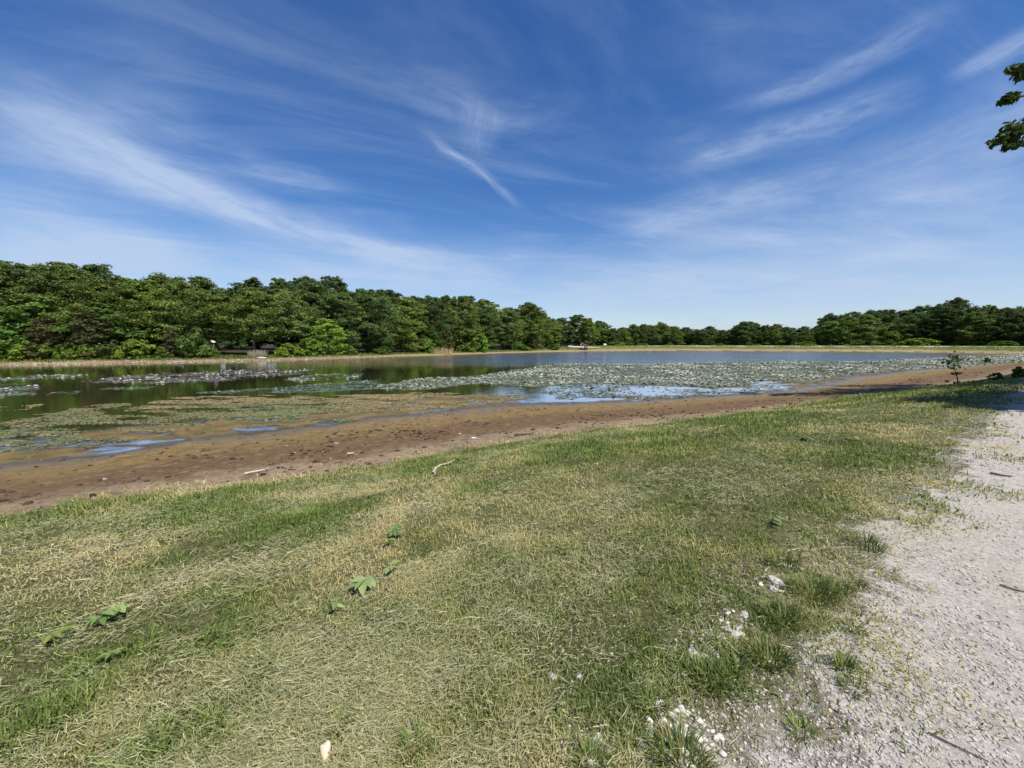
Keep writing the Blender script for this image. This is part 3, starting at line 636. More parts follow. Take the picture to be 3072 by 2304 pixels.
def clippings():
    n = 550000
    x, y, r = polar_sample(n, 1.05, 30)
    dp, dg, dw, df = zones(x, y)
    ca, sa = .8, .6; tx = x * ca + y * sa; ty = -x * sa + y * ca        # along / across the mowing direction
    rowm = fbm(tx * .35, ty * 1.5, 61, 4); fine = fbm(x * 3, y * 3, 63, 3); straw = patch(x, y, STRAW); lush = patch(x, y, LUSH)
    p = sstep(.4, 1.4, dg) * np.exp(-np.clip(dp + .55, 0, 9) / .30) * sstep(.36, .60, rowm) * (.35 + .65 * sstep(.4, .6, fine)) * (1 - .6 * lush) + .30 * straw * (dg > 0) + .05 * ((dg > -.4) & (dp < -.1))
    k = rng.random(n) < p
    x, y, r, rowm, straw = [v[k] for v in (x, y, r, rowm, straw)]; n = len(x); z = ground_z(x, y)
    lng = patch(x, y, [(250, 2000, 320, 60), (120, 2120, 200, 60), (640, 1950, 260, 35), (1250, 1620, 200, 25), (500, 2240, 200, 40)]); lm = rng.random(n) < lng * .22
    L = np.where(lm, 2.6, 1) * (.014 + .075 * rng.random(n) ** 3.6) * (1 + .06 * r); w = (.0012 + .0008 * rng.random(n)) * np.where(lm, 1.5, 1) * (1 + .24 * np.maximum(r - 1, 0))
    az = math.atan2(.6, .8) + rng.normal(size=n) * np.where(lm, .3, .75) + np.where(rng.random(n) < .3, rng.uniform(0, 3.14, n), 0) + (fbm(x * .7, y * .7, 71, 2) - .5) * 2.4
    dx, dy = np.cos(az), np.sin(az); zc = z + .012 + .03 * rng.random(n); dz = rng.normal(size=n) * .22
    Cn = np.stack([x, y, zc], 1); D = np.stack([dx, dy, dz], 1) * (L * .5)[:, None]; Pp = np.stack([-dy, dx, rng.normal(size=n) * .4], 1) * w[:, None] * .5
    bend = np.stack([-dy, dx, np.full(n, .5)], 1) * (L * rng.normal(size=n) * .06)[:, None]
    V = np.stack([Cn - D - Pp, Cn - D + Pp, Cn + bend + Pp, Cn + bend - Pp, Cn + D + Pp * .4, Cn + D - Pp * .4], 1).reshape(-1, 3)
    kk = np.arange(n)[:, None] * 6; Fq = np.concatenate([kk + np.array([[0, 1, 2, 3]]), kk + np.array([[3, 2, 4, 5]])])
    a = rng.random((n, 1)) ** 1.9; a = np.clip(a + straw[:, None] * .5, 0, 1)
    c = (np.array((.255, .285, .125)) * (1 - a) + np.array((.52, .45, .26)) * a) * rng.uniform(.6, 1.2, (n, 1))
    c = np.where(lm[:, None], np.array((.17, .225, .065)) * rng.uniform(.7, 1.3, (n, 1)), c)
    o = link('grass_clippings', meshdata('grass_clippings', V, Fq, M_HAY, np.repeat(c, 6, 0))); tag(o, kind='stuff')
grass(); clippings()
def far_grass():
    """rough grass on the far bank and along the dam"""
    n = 60000
    px = rng.uniform(-100, 3150, n); Yd = np.interp(px, [-400] + [p[0] for p in SHORE] + [3400], [46] + [p[1] for p in SHORE] + [100])
    y = Yd + rng.uniform(1.5, 14, n); x = (px - CX) / F * y
    dp, dg, dw, df = zones(x, y); k = (df > 2.2 + 2 * fbm(x * .5, y * .5, 4, 2)) & (dw < 0) & ~((x > 50) & (df > 7.4) & (df < 12)); x, y = x[k], y[k]; n = len(x)
    z = ground_z(x, y); h = .16 + .3 * rng.random(n) ** 2; w = np.full(n, .10)
    c = np.array((.115, .155, .035)) * rng.uniform(.6, 1.3, (n, 1)) + np.array((.09, .05, .02)) * (rng.random((n, 1)) < .3)
    V, Fc, cc = blades(x, y, z - .02, h, w, np.abs(rng.normal(.4, .3, n)), rng.uniform(0, 6.28, n), c, None)
    tag(link('bank_grass', meshdata('bank_grass', V, Fc, M_GRASS, cc)), kind='stuff')
far_grass()

# ------------------------------------------------------------------ stones, gravel, clods
_ico = None
def ico():
    t = (1 + 5 ** .5) / 2
    v = np.array([(-1, t, 0), (1, t, 0), (-1, -t, 0), (1, -t, 0), (0, -1, t), (0, 1, t), (0, -1, -t), (0, 1, -t), (t, 0, -1), (t, 0, 1), (-t, 0, -1), (-t, 0, 1)], float)
    v /= np.linalg.norm(v[0])
    f = np.array([(0, 11, 5), (0, 5, 1), (0, 1, 7), (0, 7, 10), (0, 10, 11), (1, 5, 9), (5, 11, 4), (11, 10, 2), (10, 7, 6), (7, 1, 8), (3, 9, 4), (3, 4, 2), (3, 2, 6), (3, 6, 8), (3, 8, 9), (4, 9, 5), (2, 4, 11), (6, 2, 10), (8, 6, 7), (9, 8, 1)])
    return v, f
IV, IF = ico()
OV = np.array([(1, 0, 0), (0, 1, 0), (-1, 0, 0), (0, -1, 0), (0, 0, 1), (0, 0, -1)], float); OF = np.array([(0, 1, 4), (1, 2, 4), (2, 3, 4), (3, 0, 4), (1, 0, 5), (2, 1, 5), (3, 2, 5), (0, 3, 5)])
def blobs(name, x, y, z, s, c, mat, flat=.6, BV=IV, BF=IF):
    n = len(x); m = len(BV)
    sc_ = s[:, None, None] * rng.uniform(.65, 1.35, (n, m, 1)) * np.stack([rng.uniform(.8, 1.4, n), rng.uniform(.7, 1.1, n), rng.uniform(.6, 1.1, n) * flat], 1)[:, None, :]
    P = BV[None] * sc_; a = rng.uniform(0, 6.283, n)[:, None]
    X_ = P[..., 0] * np.cos(a) - P[..., 1] * np.sin(a); Y_ = P[..., 0] * np.sin(a) + P[..., 1] * np.cos(a)
    V = np.stack([X_ + x[:, None], Y_ + y[:, None], P[..., 2] + z[:, None]], -1).reshape(-1, 3)
    Fc = (np.arange(n)[:, None, None] * m + BF[None]).reshape(-1, 3)
    return link(name, meshdata(name, V, Fc, mat, np.repeat(c, m, 0)))
M_GRAVEL = mat_attr('gravel', .9, .2); M_CLOD = mat_attr('clods', .95, .1)
def gravel():
    n = 130000; x, y, r = polar_sample(n, 1.1, 30, 0, 58)
    dp = sdist(x, y, PATH_E); e = fbm(x * 1.5, y * 1.5, 82, 3) - .5
    p = np.where(dp > 0, 1.0 - .75 * np.exp(-((dp - 1.15) / .35) ** 2), np.exp(dp / .55)) * (.25 + .75 * sstep(.35, .65, fbm(x * 1.2, y * 1.2, 83, 3) + e * .2))
    k = rng.random(n) < p; x, y, r = x[k], y[k], r[k]; n = len(x)
    s = (.0018 + .0072 * rng.random(n) ** 4) * (1 + .16 * r); z = ground_z(x, y) + s * .05
    b = rng.random((n, 1)); c = np.where(b < .82, np.array((.42, .385, .335)) * rng.uniform(.75, 1.25, (n, 1)), np.where(b < .93, np.array((.30, .25, .21)) * rng.uniform(.6, 1.2, (n, 1)), np.array((.56, .42, .30))))
    tag(blobs('gravel', x, y, z, s, c, M_GRAVEL, .7, OV, OF), kind='stuff')
    # chips of white stone lying in the thin grass beside the path
    n = 20000; x, y, r = polar_sample(n, 1.2, 7, -5, 58); dp = sdist(x, y, PATH_E)
    cl = fbm(x * 2.6, y * 2.6, 88, 3); k = (rng.random(n) < sstep(.42, .6, cl) * patch(x, y, [(2190, 1900, 60, 35), (2110, 1968, 60, 14), (2330, 1760, 40, 20), (2375, 1702, 40, 12), (2040, 2195, 60, 40), (1945, 2215, 50, 40), (1800, 2270, 60, 40), (1665, 2035, 45, 16), (1740, 2030, 25, 12)])); x, y, r = x[k], y[k], r[k]; n = len(x)
    s = .005 + .016 * rng.random(n) ** 2.0; c = np.array((.66, .62, .54)) * rng.uniform(.65, 1.15, (n, 1))
    tag(blobs('stone_chips_gravel', x, y, ground_z(x, y) + s * .3, s, c, M_GRAVEL, .6), kind='stuff')
gravel()
def clods():
    n = 60000; x, y, r = polar_sample(n, 6, 60, -58, 58)
    dp, dg, dw, df = zones(x, y); s_ = np.clip(dw / np.maximum(dw - np.minimum(dg, 0), 1e-3), 0, 1); cl = fbm(x * .8, y * .8, 91, 4)
    p = (dg < .2) * (dw > 0) * (sstep(.46, .66, cl) * np.exp(-((s_ - .60) / .24) ** 2) * .6 + .04)
    k = rng.random(n) < p; x, y, r = x[k], y[k], r[k]; n = len(x)
    s = (.012 + .045 * rng.random(n) ** 3) * (1 + .02 * r); c = np.array((.055, .038, .022)) * rng.uniform(.6, 1.7, (n, 1)) + np.array((.25, .2, .14)) * (rng.random((n, 1)) < .05)
    tag(blobs('mud_clods', x, y, ground_z(x, y) + s * .1, s, c, M_CLOD, .55), kind='stuff')
clods()
def rock(px, py, wpx, label, seed, mat=None, flat=.5, name='stone', group='white stones in the grass by the path'):
    x, y, z = hit(px, py); d = math.sqrt(x * x + y * y + (CAMZ - z) ** 2); s = wpx / 2 / F * d * .9
    r = np.random.default_rng(seed)
    import bmesh
    bm = bmesh.new(); bmesh.ops.create_icosphere(bm, subdivisions=3, radius=1)
    cuts = r.normal(size=(9, 3)); cuts /= np.linalg.norm(cuts, axis=1, keepdims=True)
    for v in bm.verts:                                    # facet the stone by planes
        for c in cuts:
            d_ = v.co.dot(Vector(c)) - .72
            if d_ > 0: v.co -= Vector(c) * d_
        v.co += Vector(r.normal(size=3)) * .018
        v.co.x *= 1.15; v.co.y *= .85; v.co.z *= flat
    me = bpy.data.meshes.new(name); bm.to_mesh(me); bm.free(); me.materials.append(mat or M_STONE)
    o = link(name, me, None, (x, y, z + s * flat * .28)); o.scale = (s,) * 3; o.rotation_euler = (r.uniform(-.2, .2), r.uniform(-.2, .2), r.uniform(0, 6.28))
    return tag(o, label, 'stone', group)
ROCKS = [(2185, 1895, 34, 'dome-shaped white stone in a pile between two dark grass tufts'), (2212, 1915, 40, 'largest white stone of the pile between two dark grass tufts'), (2165, 1912, 26, 'small white stone on the left of the pile between tufts'), (2235, 1848, 26, 'pale flat stone just above the stone pile between tufts'),
         (2078, 1965, 36, 'white stone at the left end of the short row in grass'), (2112, 1972, 22, 'small white stone in the middle of the short row'), (2145, 1970, 28, 'white stone at the right end of the short row'), (2028, 2035, 26, 'white flat stone alone left of the short row in the grass'), (2055, 2033, 20, 'small flat white stone right beside the lone flat one'),
         (2330, 1750, 40, 'white stone nearest the big upper grass tuft'), (2318, 1768, 26, 'small white stone below the one at the big upper tuft'), (2360, 1702, 26, 'pale stone highest up in the thin grass by the path'), (2390, 1700, 22, 'small pale stone right of the highest one'),
         (1972, 2115, 24, 'small white stone in mid grass left of the bottom pile'), (1945, 2190, 34, 'long leaning white stone above the bottom grass tuft'), (1952, 2205, 30, 'white stone with a rusty end above the bottom tuft'), (2024, 2200, 36, 'rounded white stone of the bottom pair with shadows of blades'), (2052, 2205, 40, 'grey-white stone, right one of the bottom pair'), (2035, 2172, 30, 'white stone behind the bottom pair'), (1930, 2235, 36, 'chalky white stone left of the bottom grass tuft'), (1775, 2285, 36, 'white stone at the bottom edge left of the dark tuft'), (1905, 2285, 30, 'white stone at the bottom edge touching the dark tuft'), (1790, 2232, 40, 'whitish crumbling stone under a brown lump'), (1660, 2035, 36, 'pale crumbling stone patch farthest left in the grass'), (1735, 2030, 20, 'small white stone right of the crumbling patch')]
for i, (px, py, w, lab) in enumerate(ROCKS): rock(px, py, w, lab, 300 + i)
def cream_stone():
    out = [(959, 2274), (975, 2260), (987, 2248), (994, 2257), (993, 2272), (988, 2284), (978, 2300), (972, 2303), (964, 2290)]
    P = np.array([hit(*p) for p in out]); c = P.mean(0); n = len(P); z = c[2] + .02
    top = np.c_[P[:, :2], np.full(n, z + .022)]; mid = np.c_[P[:, :2], np.full(n, z)]; bot = np.c_[P[:, :2] * .9 + c[:2] * .1, np.full(n, z - .04)]
    top2 = np.c_[P[:, :2] * .72 + c[:2] * .28, np.full(n, z + .032) + rng.normal(size=n) * .003]
    V = np.concatenate([bot, mid, top, top2, [[c[0], c[1], z + .034]]]); Fq = []; T = []
    for a in range(3):
        for k in range(n): Fq.append((a * n + k, a * n + (k + 1) % n, (a + 1) * n + (k + 1) % n, (a + 1) * n + k))
    for k in range(n): T.append((3 * n + k, 3 * n + (k + 1) % n, 4 * n))
    o = link('stone', meshdata('cream_stone', V, [np.array(Fq), np.array(T)], M_CREAM)); tag(o, 'cream kite-shaped flat stone alone in grass at the bottom edge', 'stone')
cream_stone()

# ------------------------------------------------------------------ sticks, scraps, sprigs, tufts
def stick(name, pxs, wpx, mat, label, cat='stick', lift=.02, forks=()):
    def mk(pp, w0, w1, up0=0.0):
        P = []; Rd = []
        for i, (a, b) in enumerate(pp):
            x, y, z = hit(a, b); d = math.hypot(x, y); t = i / (len(pp) - 1); rr = (w0 * (1 - t) + w1 * t) / 2 / F * d
            P.append(Vector((x, y, z + lift + rr))); Rd.append(rr)
        return tube(P, Rd, 7)
    V, Fq = joinm([mk(pxs, wpx, wpx * .6)] + [mk(f, wpx * .6, wpx * .25) for f in forks])
    return tag(link(name, meshdata(name, V, Fq, mat, None, None, True)), label, cat)
stick('bleached_stick', [(1299, 1428), (1305, 1414), (1320, 1402), (1340, 1397), (1362, 1388)], 8, M_DRIFT, 'bleached bent stick with forked ends at the grass edge', forks=[((1338, 1398), (1352, 1390), (1366, 1383)), ((1306, 1414), (1308, 1424), (1300, 1432))])
stick('bleached_stick', [(733, 1428), (750, 1424), (780, 1417), (800, 1413)], 6, M_DRIFT, 'straight thin bleached stick lying on the brown mud', forks=[((798, 1414), (804, 1409), (808, 1407))])
stick('curved_twig', [(882, 1428), (888, 1437), (900, 1437), (912, 1431), (922, 1430)], 4, M_DRIFT, 'small curved pale twig at the mud edge right of the thin stick')
stick('dark_stick', [(1545, 1310), (1570, 1307), (1600, 1305)], 6, M_TWIG, 'dark stick lying along the pale dry rim of the mud')
stick('dark_stick', [(1040, 1368), (1062, 1364)], 7, M_DRIFT, 'short tan stick on the dark mud band', )
stick('dark_twig', [(2783, 2204), (2830, 2227), (2890, 2258), (2965, 2292)], 4, M_TWIG, 'long dark twig lying on the gravel path at the bottom', lift=.004)
stick('dark_twig', [(2998, 1760), (3040, 1772), (3080, 1780)], 3.5, M_TWIG, 'dark twig on the gravel path at the right edge', lift=.004)
stick('dark_twig', [(2970, 1424), (3000, 1429), (3034, 1434)], 4, M_TWIG, 'thin dark twig on the far part of the gravel path', lift=.004)
for i, (pp, w, lab) in enumerate([([(1090, 2090), (1150, 2105), (1205, 2112)], 5, 'thick straw stalk lying straight in the lower middle grass'), ([(1140, 1878), (1260, 1875), (1370, 1885), (1420, 1905), (1465, 1932)], 4, 'long arching straw stalk in the middle of the lawn'), ([(570, 1990), (640, 1998), (740, 2006)], 5, 'reddish straw stalk left of the arching one'), ([(420, 1955), (520, 1935), (660, 1915), (720, 1900)], 4, 'long straight straw stalk in the left lawn'), ([(810, 2195), (845, 2178), (870, 2165)], 5, 'short bright straw stalk above the cream stone to its left'), ([(1295, 1960), (1330, 1990), (1370, 2015)], 4, 'forked straw stalk in the mid lower lawn'), ([(2590, 1368), (2620, 1370), (2650, 1374)], 4, 'pale stalk in the lawn left of the far path'), ([(1740, 1950), (1800, 1975), (1860, 1985)], 4, 'straw stalk left of the white stone row'), ([(230, 1868), (330, 1830), (420, 1800)], 4, 'thin straw stalk beside the leafy cut weeds on the left')]):
    stick('straw_stalk', pp, w * .62, M_STRAW, lab, 'stalk', .02)
def scrap():
    x, y, z = hit(1419, 1316); d = math.hypot(x, y); s = 8 / F * d
    v, f = IV * (s, s * .5, s * .35), IF
    r = empty('white_scrap', (x, y, z)); link('body', meshdata('scrap_body', v + (0, 0, s * .3), f, M_WHITE, None, None, True), r)
    V, Fq = tube([(s * .7, 0, s * .3), (s * 1.6, .02, s * .12), (s * 2.4, 0, s * .18)], [s * .12, s * .06, s * .05], 6); link('stem', meshdata('scrap_stem', V, Fq, M_WHITE, None, None, True), r)
    tag(r, 'small white scrap with a thin tail lying on the mud edge', 'scrap')
scrap()
def leaf_shape(L, Wd, fold=.2, droop=.25):
    t = np.array([0, .12, .3, .5, .7, .88, 1.0]); w = np.array([.03, .55, .95, 1.0, .72, .35, .02]) * Wd / 2
    V = []
    for a, b in zip(t, w):
        zz = -droop * L * (a - .3) ** 2
        V += [(a * L, -b, zz + fold * b), (a * L, 0, zz), (a * L, b, zz + fold * b)]
    Fq = []
    for i in range(len(t) - 1):
        for k in range(2): Fq.append((i * 3 + k, i * 3 + k + 1, i * 3 + 4 + k, i * 3 + 3 + k))
    return np.array(V), np.array(Fq)
def sprig(px, py, nleaf, Lpx, label, seed, tint=(1, 1, 1), spread=2.6, a0=0.0, aspect=.45):
    r = random.Random(seed); x, y, z = hit(px, py); d = math.sqrt(x * x + y * y + (CAMZ - z) ** 2); L = Lpx / F * d
    root = empty('leafy_sprig', (x, y, z + .03), a0)
    V, Fq = tube([(-L * .9, .0, 0), (-L * .3, .01, .012), (0, 0, .02), (L * .4, 0, .01)], [.004, .004, .003, .002], 5)
    st = link('stem', meshdata('sprig_stem', V, Fq, M_BROADLEAF, np.tile((.14, .17, .05), (len(V), 1)), None, True), root); st.color = (1, 1, 1, 1)
    for i in range(nleaf):
        s = L * r.uniform(.7, 1.15); V, Fq = leaf_shape(s, s * aspect * r.uniform(.8, 1.2), r.uniform(.1, .4), r.uniform(.1, .5))
        b = np.array((.215, .285, .11)) * r.uniform(.7, 1.2)
        o = link('leaf', meshdata('sprig_leaf', V, Fq, M_BROADLEAF, np.tile(b, (len(V), 1)), None, True), root); o.color = (*tint, 1)
        o.location = (r.uniform(-.3, .3) * L, r.uniform(-.06, .06) * L, .03 + r.uniform(0, .03)); o.rotation_euler = (r.uniform(-.3, .3), r.uniform(-.15, .3), (i / max(1, nleaf - 1) - .5) * spread * 2 + r.uniform(-.3, .3))
    return tag(root, label, 'plant', 'cut leafy weeds on the lawn')
sprig(1095, 1775, 8, 42, 'big pale green cut weed with broad leaves in the middle lawn', 1, (1.25, 1.2, 1.2), 1.5, -1.5)
sprig(1170, 1722, 4, 28, 'small leafy sprig just up right of the big pale cut weed', 2, (1.05, 1.05, 1), 1.2, -.6)
sprig(1185, 1615, 7, 28, 'dark leafy cut weed in the middle lawn above the pale one', 3, (.75, .85, .7), 2.2, -1.0)
sprig(1165, 1640, 3, 22, 'yellowish little sprig hanging below the dark leafy cut weed', 4, (1.2, 1.05, .6), 1.2, -1.6)
sprig(300, 1880, 8, 25, 'row of glossy dark leaves on a cut stem in the left lawn', 5, (.9, 1, .75), 2.4, .45)
sprig(355, 1858, 4, 24, 'two bright round leaves beside the glossy dark cut stem', 6, (1.35, 1.35, 1.1), 1.6, .3, .7)
sprig(160, 1940, 5, 26, 'yellow-green curled leaf cluster at the far left of the lawn', 7, (1.1, 1.1, .6), 1.8, 1.0)
sprig(2330, 1580, 5, 26, 'pale cut leaves lying in the right lawn near the path', 8, (1.3, 1.25, 1.3), 1.6, -.3)
sprig(2565, 1322, 6, 20, 'pale leafy cut weed on the upper right lawn', 9, (1.45, 1.35, 1.3), 2.4, -.4)
sprig(2410, 1322, 6, 22, 'dark green cut weed on the upper right lawn', 10, (.6, .72, .6), 2.4, .4)
sprig(330, 2000, 5, 24, 'scattered light leaves low in the left lawn', 11, (1.2, 1.2, .8), 2.6, .2)
sprig(1015, 1840, 4, 30, 'small pale leaves below left of the big pale cut weed', 12, (1.35, 1.3, 1.2), 2.0, .5)
sprig(2060, 1310, 4, 24, 'small dark weed in grass at the upper middle lawn', 13, (.7, .8, .7), 2.6, .5)
TUFT = []
def tuft(px, py, wpx, hpx, nb, label, green=1.0, seed=0, dry=.22):
    x, y, z = hit(px, py); d = math.sqrt(x * x + y * y + (CAMZ - z) ** 2); R = wpx / 2 / F * d; H = hpx / F * d * .62
    r = np.random.default_rng(500 + seed); n = nb
    a = r.uniform(0, 6.283, n); q = R * .5 * np.sqrt(r.random(n)); bx, by = q * np.cos(a), q * np.sin(a)
    h = H * r.uniform(.5, 1.15, n); lean = np.abs(r.normal(.7, .35, n)) + .25 * q / max(R, 1e-3)
    c = np.array((.135, .195, .045)) * r.uniform(.6, 1.35, (n, 1)) * green; m = r.random(n) < dry; c[m] = np.array((.34, .28, .13)) * r.uniform(.7, 1.1, (m.sum(), 1))
    V, Fc, cc = blades(bx, by, np.full(n, -.012), h, np.full(n, .0040) * (1 + .12 * d) * r.uniform(.7, 1.2, n), lean, a + r.normal(size=n) * .5, c, None)
    o = link('grass_tuft', meshdata('grass_tuft', V, Fc, M_GRASS, cc), None, (x, y, z)); return tag(o, label, 'grass tuft', 'grass tufts by the path and lawn')
for i, t in enumerate([(2045, 2296, 190, 110, 300, 'large dark green grass tuft at the bottom edge of the photo', .85), (2130, 2055, 130, 70, 240, 'dark grass tuft left of the bare gravel tongue', .8), (2210, 1985, 90, 60, 170, 'small grass tuft right of the short stone row', .9), (2315, 1990, 130, 80, 260, 'bushy dark tuft leaning over the path shoulder', .85), (2350, 1865, 140, 80, 280, 'broad dark tuft right of the stone pile', .8), (2440, 1790, 170, 80, 320, 'widest dark tuft below the bend of the path edge', .85), (2510, 1780, 80, 60, 140, 'tuft at the right of the widest dark tuft', .75), (2570, 1765, 60, 40, 110, 'small tuft standing alone on the gravel', .8), (2530, 2005, 60, 60, 90, 'sparse blue-green tuft on the bare gravel', .9), (2555, 1890, 90, 30, 120, 'flat dull tuft on the gravel shoulder', .9), (2560, 2070, 80, 40, 110, 'lowest flat tuft on the gravel shoulder', .95), (2400, 2200, 70, 60, 90, 'dry thin tuft on the gravel near the bottom', 1.3), (1960, 2130, 90, 90, 90, 'thin upright tuft beside a white stone in the lower grass', 1.1), (2350, 1700, 120, 60, 240, 'dark tuft high up on the path edge', .85), (2600, 1640, 120, 50, 220, 'dark tuft at the far path edge', .8), (2050, 1830, 110, 50, 200, 'green tuft in the lawn left of the stone pile', 1.2), (1770, 2300, 100, 90, 150, 'grass tuft cut by the bottom edge left of the dark one', 1.1), (1240, 2260, 110, 80, 170, 'bright tuft at the bottom right of the cream stone', 1.2), (1010, 2190, 90, 70, 140, 'bright tuft above the cream stone', 1.2), (900, 1560, 170, 45, 420, 'bright green patch tuft in the left middle lawn', 1.45), (1390, 1478, 120, 34, 260, 'dark green tuft in the middle of the upper lawn', .95), (1600, 1390, 110, 34, 220, 'tall pale tuft at the grass edge in the middle', 1.6), (1770, 1360, 60, 26, 140, 'straw-coloured tuft at the grass edge right of middle', 2.2), (1640, 1340, 90, 30, 200, 'long green tuft overhanging the mud in the middle', 1.2), (2440, 1735, 80, 30, 120, 'little tuft on the path side of the upper dark tufts', .95)]):
    tuft(*t[:6], green=t[6], seed=i)

# ------------------------------------------------------------------ lily beds, algae mats
def poly_world(P): return [at(px, py, 0) for px, py in P]
BEDS = [  # polygon in photograph pixels -> pond surface, density per m2, flower share, colour, pad radius
 ([(1090, 1168), (1200, 1142), (1420, 1126), (1600, 1103), (1690, 1090), (1900, 1094), (2100, 1088), (2380, 1083), (2540, 1086), (2690, 1079), (2900, 1068), (3072, 1062), (3300, 1062), (3300, 1084), (3000, 1102), (2700, 1109), (2510, 1128), (2460, 1145), (2300, 1142), (2150, 1162), (1900, 1155), (1750, 1152), (1600, 1160), (1450, 1152), (1200, 1172)], 64, .8, (.155, .180, .105)),
 ([(1560, 1160), (1750, 1150), (2150, 1160), (2420, 1140), (2440, 1150), (2200, 1185), (1900, 1198), (1650, 1195)], 20, .02, (.105, .115, .06)),
 ([(230, 1146), (330, 1131), (560, 1116), (800, 1108), (940, 1108), (900, 1125), (700, 1143), (430, 1152)], 34, .6, (.15, .135, .105)),
 ([(-150, 1150), (60, 1150), (150, 1163), (100, 1188), (-150, 1198)], 34, 1.1, (.14, .16, .12)),
 ([(-100, 1140), (100, 1127), (260, 1124), (230, 1134), (-100, 1147)], 42, .4, (.16, .19, .12)),
 ([(590, 1182), (800, 1166), (1000, 1150), (1150, 1140), (1110, 1168), (900, 1180)], 42, .12, (.10, .145, .09)),
 ([(850, 1140), (960, 1123), (1100, 1121), (1060, 1136), (900, 1147)], 42, .5, (.17, .19, .13)),
 ([(1500, 1101), (1540, 1094), (1620, 1094), (1600, 1101)], 16, .02, (.09, .09, .06)),
 ([(300, 1166), (360, 1160), (470, 1158), (440, 1166), (330, 1170)], 22, .1, (.14, .18, .10)),
 ([(130, 1180), (260, 1172), (250, 1182), (140, 1192)], 14, .1, (.12, .17, .10)),
]
def disc(n): return np.array([(math.cos(t), math.sin(t)) for t in np.linspace(.25, 2 * math.pi - .25, n)] + [(.12, 0)])
FLOWERS = []
def pads():
    Vs, Cs = [], []; DI = disc(7); nd = len(DI)
    for bi, (P, dens, fl, c0) in enumerate(BEDS):
        Wp = poly_world(P); xs = [p[0] for p in Wp]; ys = [p[1] for p in Wp]
        us = [p[0] / p[1] for p in Wp]; y0, y1, u0, u1 = min(ys), max(ys), min(us), max(us); y0 = max(y0, 12)
        n = int(dens * 1.2 * (y0 * .6 + y1 * .4) * (u1 - u0) * (y1 - y0)); n = min(n, 620000)
        y = rng.uniform(y0, y1, n); x = rng.uniform(u0, u1, n) * y          # thinner with distance, where pads read as one sheet
        jx = (fbm(x * .35, y * .35, 120, 3) - .5) * 2.2; jy = (fbm(x * .35, y * .35, 130, 3) - .5) * 3.5
        cl = fbm(x * .45, y * .45, 140 + bi, 4); k = inpoly(x + jx, y + jy, Wp) & (rng.random(n) < np.where(np.full(n, bi) == 0, .45, .10) + np.where(np.full(n, bi) == 0, .55, .9) * sstep(.36, .56, cl))
        k &= ground_z(x, y) < .02
        x, y, cl = x[k], y[k], cl[k]; n = len(x); d = np.hypot(x, y)
        rad = rng.uniform(.045, .10, n) * (1 + .006 * d); a = rng.uniform(0, 6.283, n); tilt = np.where(rng.random(n) < .10, rng.uniform(.2, .8, n), rng.normal(size=n) * .05); ta = rng.uniform(0, 6.283, n)
        X_ = rad[:, None] * (DI[:, 0] * np.cos(a)[:, None] - DI[:, 1] * np.sin(a)[:, None]); Y_ = rad[:, None] * (DI[:, 0] * np.sin(a)[:, None] + DI[:, 1] * np.cos(a)[:, None])
        Zz = (X_ * np.cos(ta)[:, None] + Y_ * np.sin(ta)[:, None]) * np.tan(tilt)[:, None]; Zz = np.maximum(Zz, -.004) + .006 + rng.random((n, 1)) * .02
        Vs.append(np.stack([X_ + x[:, None], Y_ + y[:, None], Zz], -1).reshape(-1, 3))
        c = np.array(c0) * rng.uniform(.6, 1.45, (n, 1)) * (1 + rng.normal(size=(n, 1)) * np.array((.16, 0, -.1)))
        red = rng.random(n) < .06; c[red] = np.array((.16, .085, .06)) * rng.uniform(.6, 1.3, (red.sum(), 1))
        Cs.append(np.repeat(np.clip(c, .01, 1), nd, 0))
        # flowers
        nf = int(n * .055 * fl); i = rng.choice(n, nf, False); fx, fy = x[i], y[i]
        w = sstep(.40, .62, fbm(fx * .3, fy * .3, 150 + bi, 3)) + .12
        if bi == 0: w = w * (.25 + .75 * sstep(24, 40, fy))
        k = rng.random(nf) < w; FLOWERS.append(np.stack([fx[k], fy[k]], 1))
    V = np.concatenate(Vs); n = len(V) // nd
    tag(link('lily_pads', meshdata('lily_pads', V, np.arange(n * nd).reshape(n, nd), M_PADS, np.concatenate(Cs))), kind='stuff')
pads()
def flower_mesh():
    V = []; Fq = []
    for ringn, rad, zt, w in ((8, .085, .035, .045), (7, .060, .060, .038)):
        for k in range(ringn):
            a = 2 * math.pi * k / ringn + rad * 9; ca, sa = math.cos(a), math.sin(a); b = len(V)
            for (r_, s_, z_) in ((.01, 0, .01), (rad * .55, -w / 2, zt * .5), (rad, 0, zt), (rad * .55, w / 2, zt * .5)):
                V.append((r_ * ca - s_ * sa, r_ * sa + s_ * ca, z_))
            Fq.append((b, b + 1, b + 2, b + 3))
    return np.array(V), np.array(Fq)
